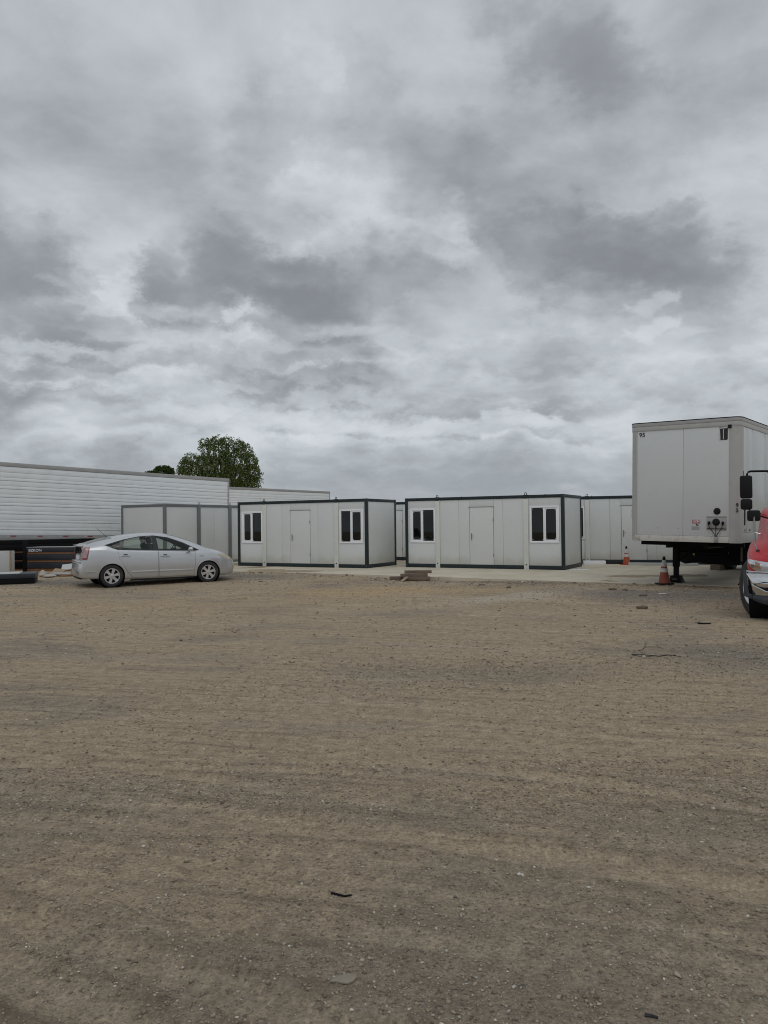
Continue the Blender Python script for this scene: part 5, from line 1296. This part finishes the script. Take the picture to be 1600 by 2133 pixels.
for i, (x, y, r_, lab, m) in enumerate(((5.44, 18.40, .13, 'dark clod left of the orange cone on the gravel edge', 'clod'), (5.66, 18.15, .10, 'dark clod next to the larger one on the gravel edge', 'clod'), (5.70, 17.0, .10, 'dark clump on gravel below the cone', 'clod'),
                                 (4.94, 14.8, .13, 'low dark clump on the dirt below the gravel', 'clod'), (2.59, 20.5, .10, 'dark clod on the dirt right of the timber pile', 'clod'), (3.15, 19.5, .09, 'dark clod between timber pile and cone', 'clod'),
                                 (2.15, 22.9, .10, 'white stone right of the timber pile', 'pvc'), (-3.6, 22.4, .07, 'dark clod in front of the left cabin', 'clod'), (-2.9, 22.0, .06, 'pale stone in front of the left cabin', 'rubble'))):
    rock('clod' if m == 'clod' else 'stone', lab, 'clod' if m == 'clod' else 'stone', m, (r_ * .78, r_ * .5, r_ * .36), (x, y, gz(x, y) - .012), 20 + i)
block('white_strip', 'thin white strip lying on the gravel below the cone', 'strip', 'pvc', (.17, .04, .012), (6.22, 17.25, gz(6.22, 17.25) + .008), .05)
wr = MB().prism([(-.05, 0), (.05, 0), (.07, .02), (.02, .16), (-.03, .18)], 1, -.06, .06).build('scrap_bracket', 'steel', None, bevel=.004, loc=(11.35, 24.3, .11)); tag(wr, 'pale metal scrap beside the wood block under the trailer', 'scrap')

# ------------------------------------------------------------------ trees
def leaves(name, pts, dirs, sizes, m, parent, aspect=.35):
    n = len(pts); d = dirs / np.linalg.norm(dirs, axis=1, keepdims=True)
    r = rng.normal(0, 1, (n, 3)); a = np.cross(d, r); a /= np.linalg.norm(a, axis=1, keepdims=True) + 1e-9
    l = sizes[:, None]; wv = a * l * aspect
    v = np.stack([pts - wv * .3, pts + d * l * .5 - wv, pts + d * l, pts + d * l * .5 + wv], 1).reshape(-1, 3)
    me = bpy.data.meshes.new(name); me.vertices.add(len(v)); me.vertices.foreach_set('co', v.ravel())
    i = np.arange(n * 4); me.loops.add(n * 4); me.loops.foreach_set('vertex_index', i); me.polygons.add(n); me.polygons.foreach_set('loop_start', i[::4]); me.update(); me.materials.append(M[m])
    o = bpy.data.objects.new(name, me); col.objects.link(o); o.parent = parent; return o
def tree_px(u, v, Y):   # spot at distance Y; used while laying the crown lobes out in metres about the trunk
    return (u - 800) / 1600 * Y, 1.70 + (1090 - .0116 * (u - 800) - v) / 1600 * Y
def pepper_tree():
    Y = 75.0; X0 = -16.0
    root = empty('pepper_tree', (X0, Y, .2), 0, 'tall dark green weeping tree rising behind the silver trailers', 'tree')
    # lobes: x, z of centre, radii (m) relative to trunk base
    lobes = [(-1.42, 9.6, .55, .50), (-.2, 9.85, .62, .52), (.70, 9.75, .55, .50), (1.9, 9.4, .55, .55), (2.55, 8.75, .70, .75), (3.1, 7.7, .62, .85), (3.35, 6.6, .62, .9), (3.4, 5.7, .45, .8),
             (-2.8, 8.05, .78, .70), (-3.3, 7.4, .66, .70), (-3.7, 6.9, .34, .5), (-.6, 8.4, 1.30, 1.0), (-.2, 7.2, 1.65, 1.35), (1.9, 7.5, 1.2, 1.25), (1.5, 6.3, 1.5, 1.3), (-1.4, 7.3, 1.05, 1.1), (-2.4, 6.3, 1.2, .9), (.3, 5.4, 2.3, 1.2), (2.3, 5.2, 1.2, 1.1), (.9, 8.75, .6, .6)]
    pts = []; dirs = []; sz = []
    for lx, lz, rx, rz in lobes:
        ns = int(135 * rx * rz) + 28
        for _ in range(ns):
            d = rng.normal(0, 1, 3); d /= np.linalg.norm(d); k = rng.uniform(.35, 1.0) ** .6 * (rng.uniform(1.05, 1.42) if rng.uniform() < .20 else 1.0)
            p = np.array([lx, 0, lz]) + d * np.array([rx, rx * 1.0, rz]) * k
            L = rng.uniform(.35, 1.15) * (.8 + .3 * (d[2] < 0)); m_ = int(6 + L * 8); sw = rng.normal(0, .12, 3)
            out = np.array([d[0], d[1], 0]) * .3
            for j in range(m_):
                t_ = j / m_
                q = p + np.array([sw[0] * t_, sw[1] * t_, 0]) + out * (t_ * (1 - .4 * t_)) + np.array([0, 0, .18 * t_ - L * t_ * t_])
                pts.append(q + rng.normal(0, .06, 3)); dirs.append(np.array([rng.normal(0, .5) + out[0], rng.normal(0, .5) + out[1], -.75 + .5 * (t_ < .3)])); sz.append(rng.uniform(.09, .18))
    leaves('crown', np.array(pts), np.array(dirs), np.array(sz), 'leaf', root)
    tr = MB().tube([(0, 0, 0), (.15, .1, 1.2), (.0, .0, 2.4), (.3, .1, 3.6)], .38, 12, r1=.26)
    tr.build('trunk', 'bark', root, smooth=60)
    for lx, lz, rx, rz in lobes:
        MB().tube([(.25, .05, 3.4), (.25 + lx * .45, rng.uniform(-.3, .3), 3.4 + (lz - 3.4) * .55), (lx, 0, lz)], .16, 7, r1=.03).build('branch', 'bark', root, smooth=60)
pepper_tree()
def small_tree():
    Y = 58.0; X0 = -17.0
    root = empty('small_tree', (X0, Y, .2), 0, 'small round dark tree top peeping over the silver trailer', 'tree')
    pts = []; dirs = []; sz = []
    for lx, lz, rx, rz, n in ((.35, 5.45, .78, .55, 420), (-.62, 5.25, .40, .38, 170), (.1, 4.8, .95, .6, 420), (.7, 5.6, .4, .3, 120)):
        for _ in range(n):
            d = rng.normal(0, 1, 3); d /= np.linalg.norm(d); p = np.array([lx, 0, lz]) + d * np.array([rx, rx, rz]) * rng.uniform(.4, 1) ** .5
            for j in range(7):
                a = rng.uniform(0, 6.28); e_ = np.array([math.cos(a), math.sin(a), rng.uniform(-.1, .9)]) + d * .8
                pts.append(p); dirs.append(e_); sz.append(rng.uniform(.12, .22))
    leaves('crown', np.array(pts), np.array(dirs), np.array(sz), 'leaf2', root, .25)
    MB().tube([(0, 0, 0), (.1, 0, 2.2), (.15, 0, 4.6)], .14, 10, r1=.06).build('trunk', 'bark', root, smooth=60)
    for ex in ((.35, 0, 5.3), (-.6, 0, 5.15), (.6, .2, 5.4)): MB().tube([(.12, 0, 3.6), (.12 + ex[0] * .5, ex[1], 4.5), ex], .05, 6, r1=.015).build('branch', 'bark', root)
small_tree()
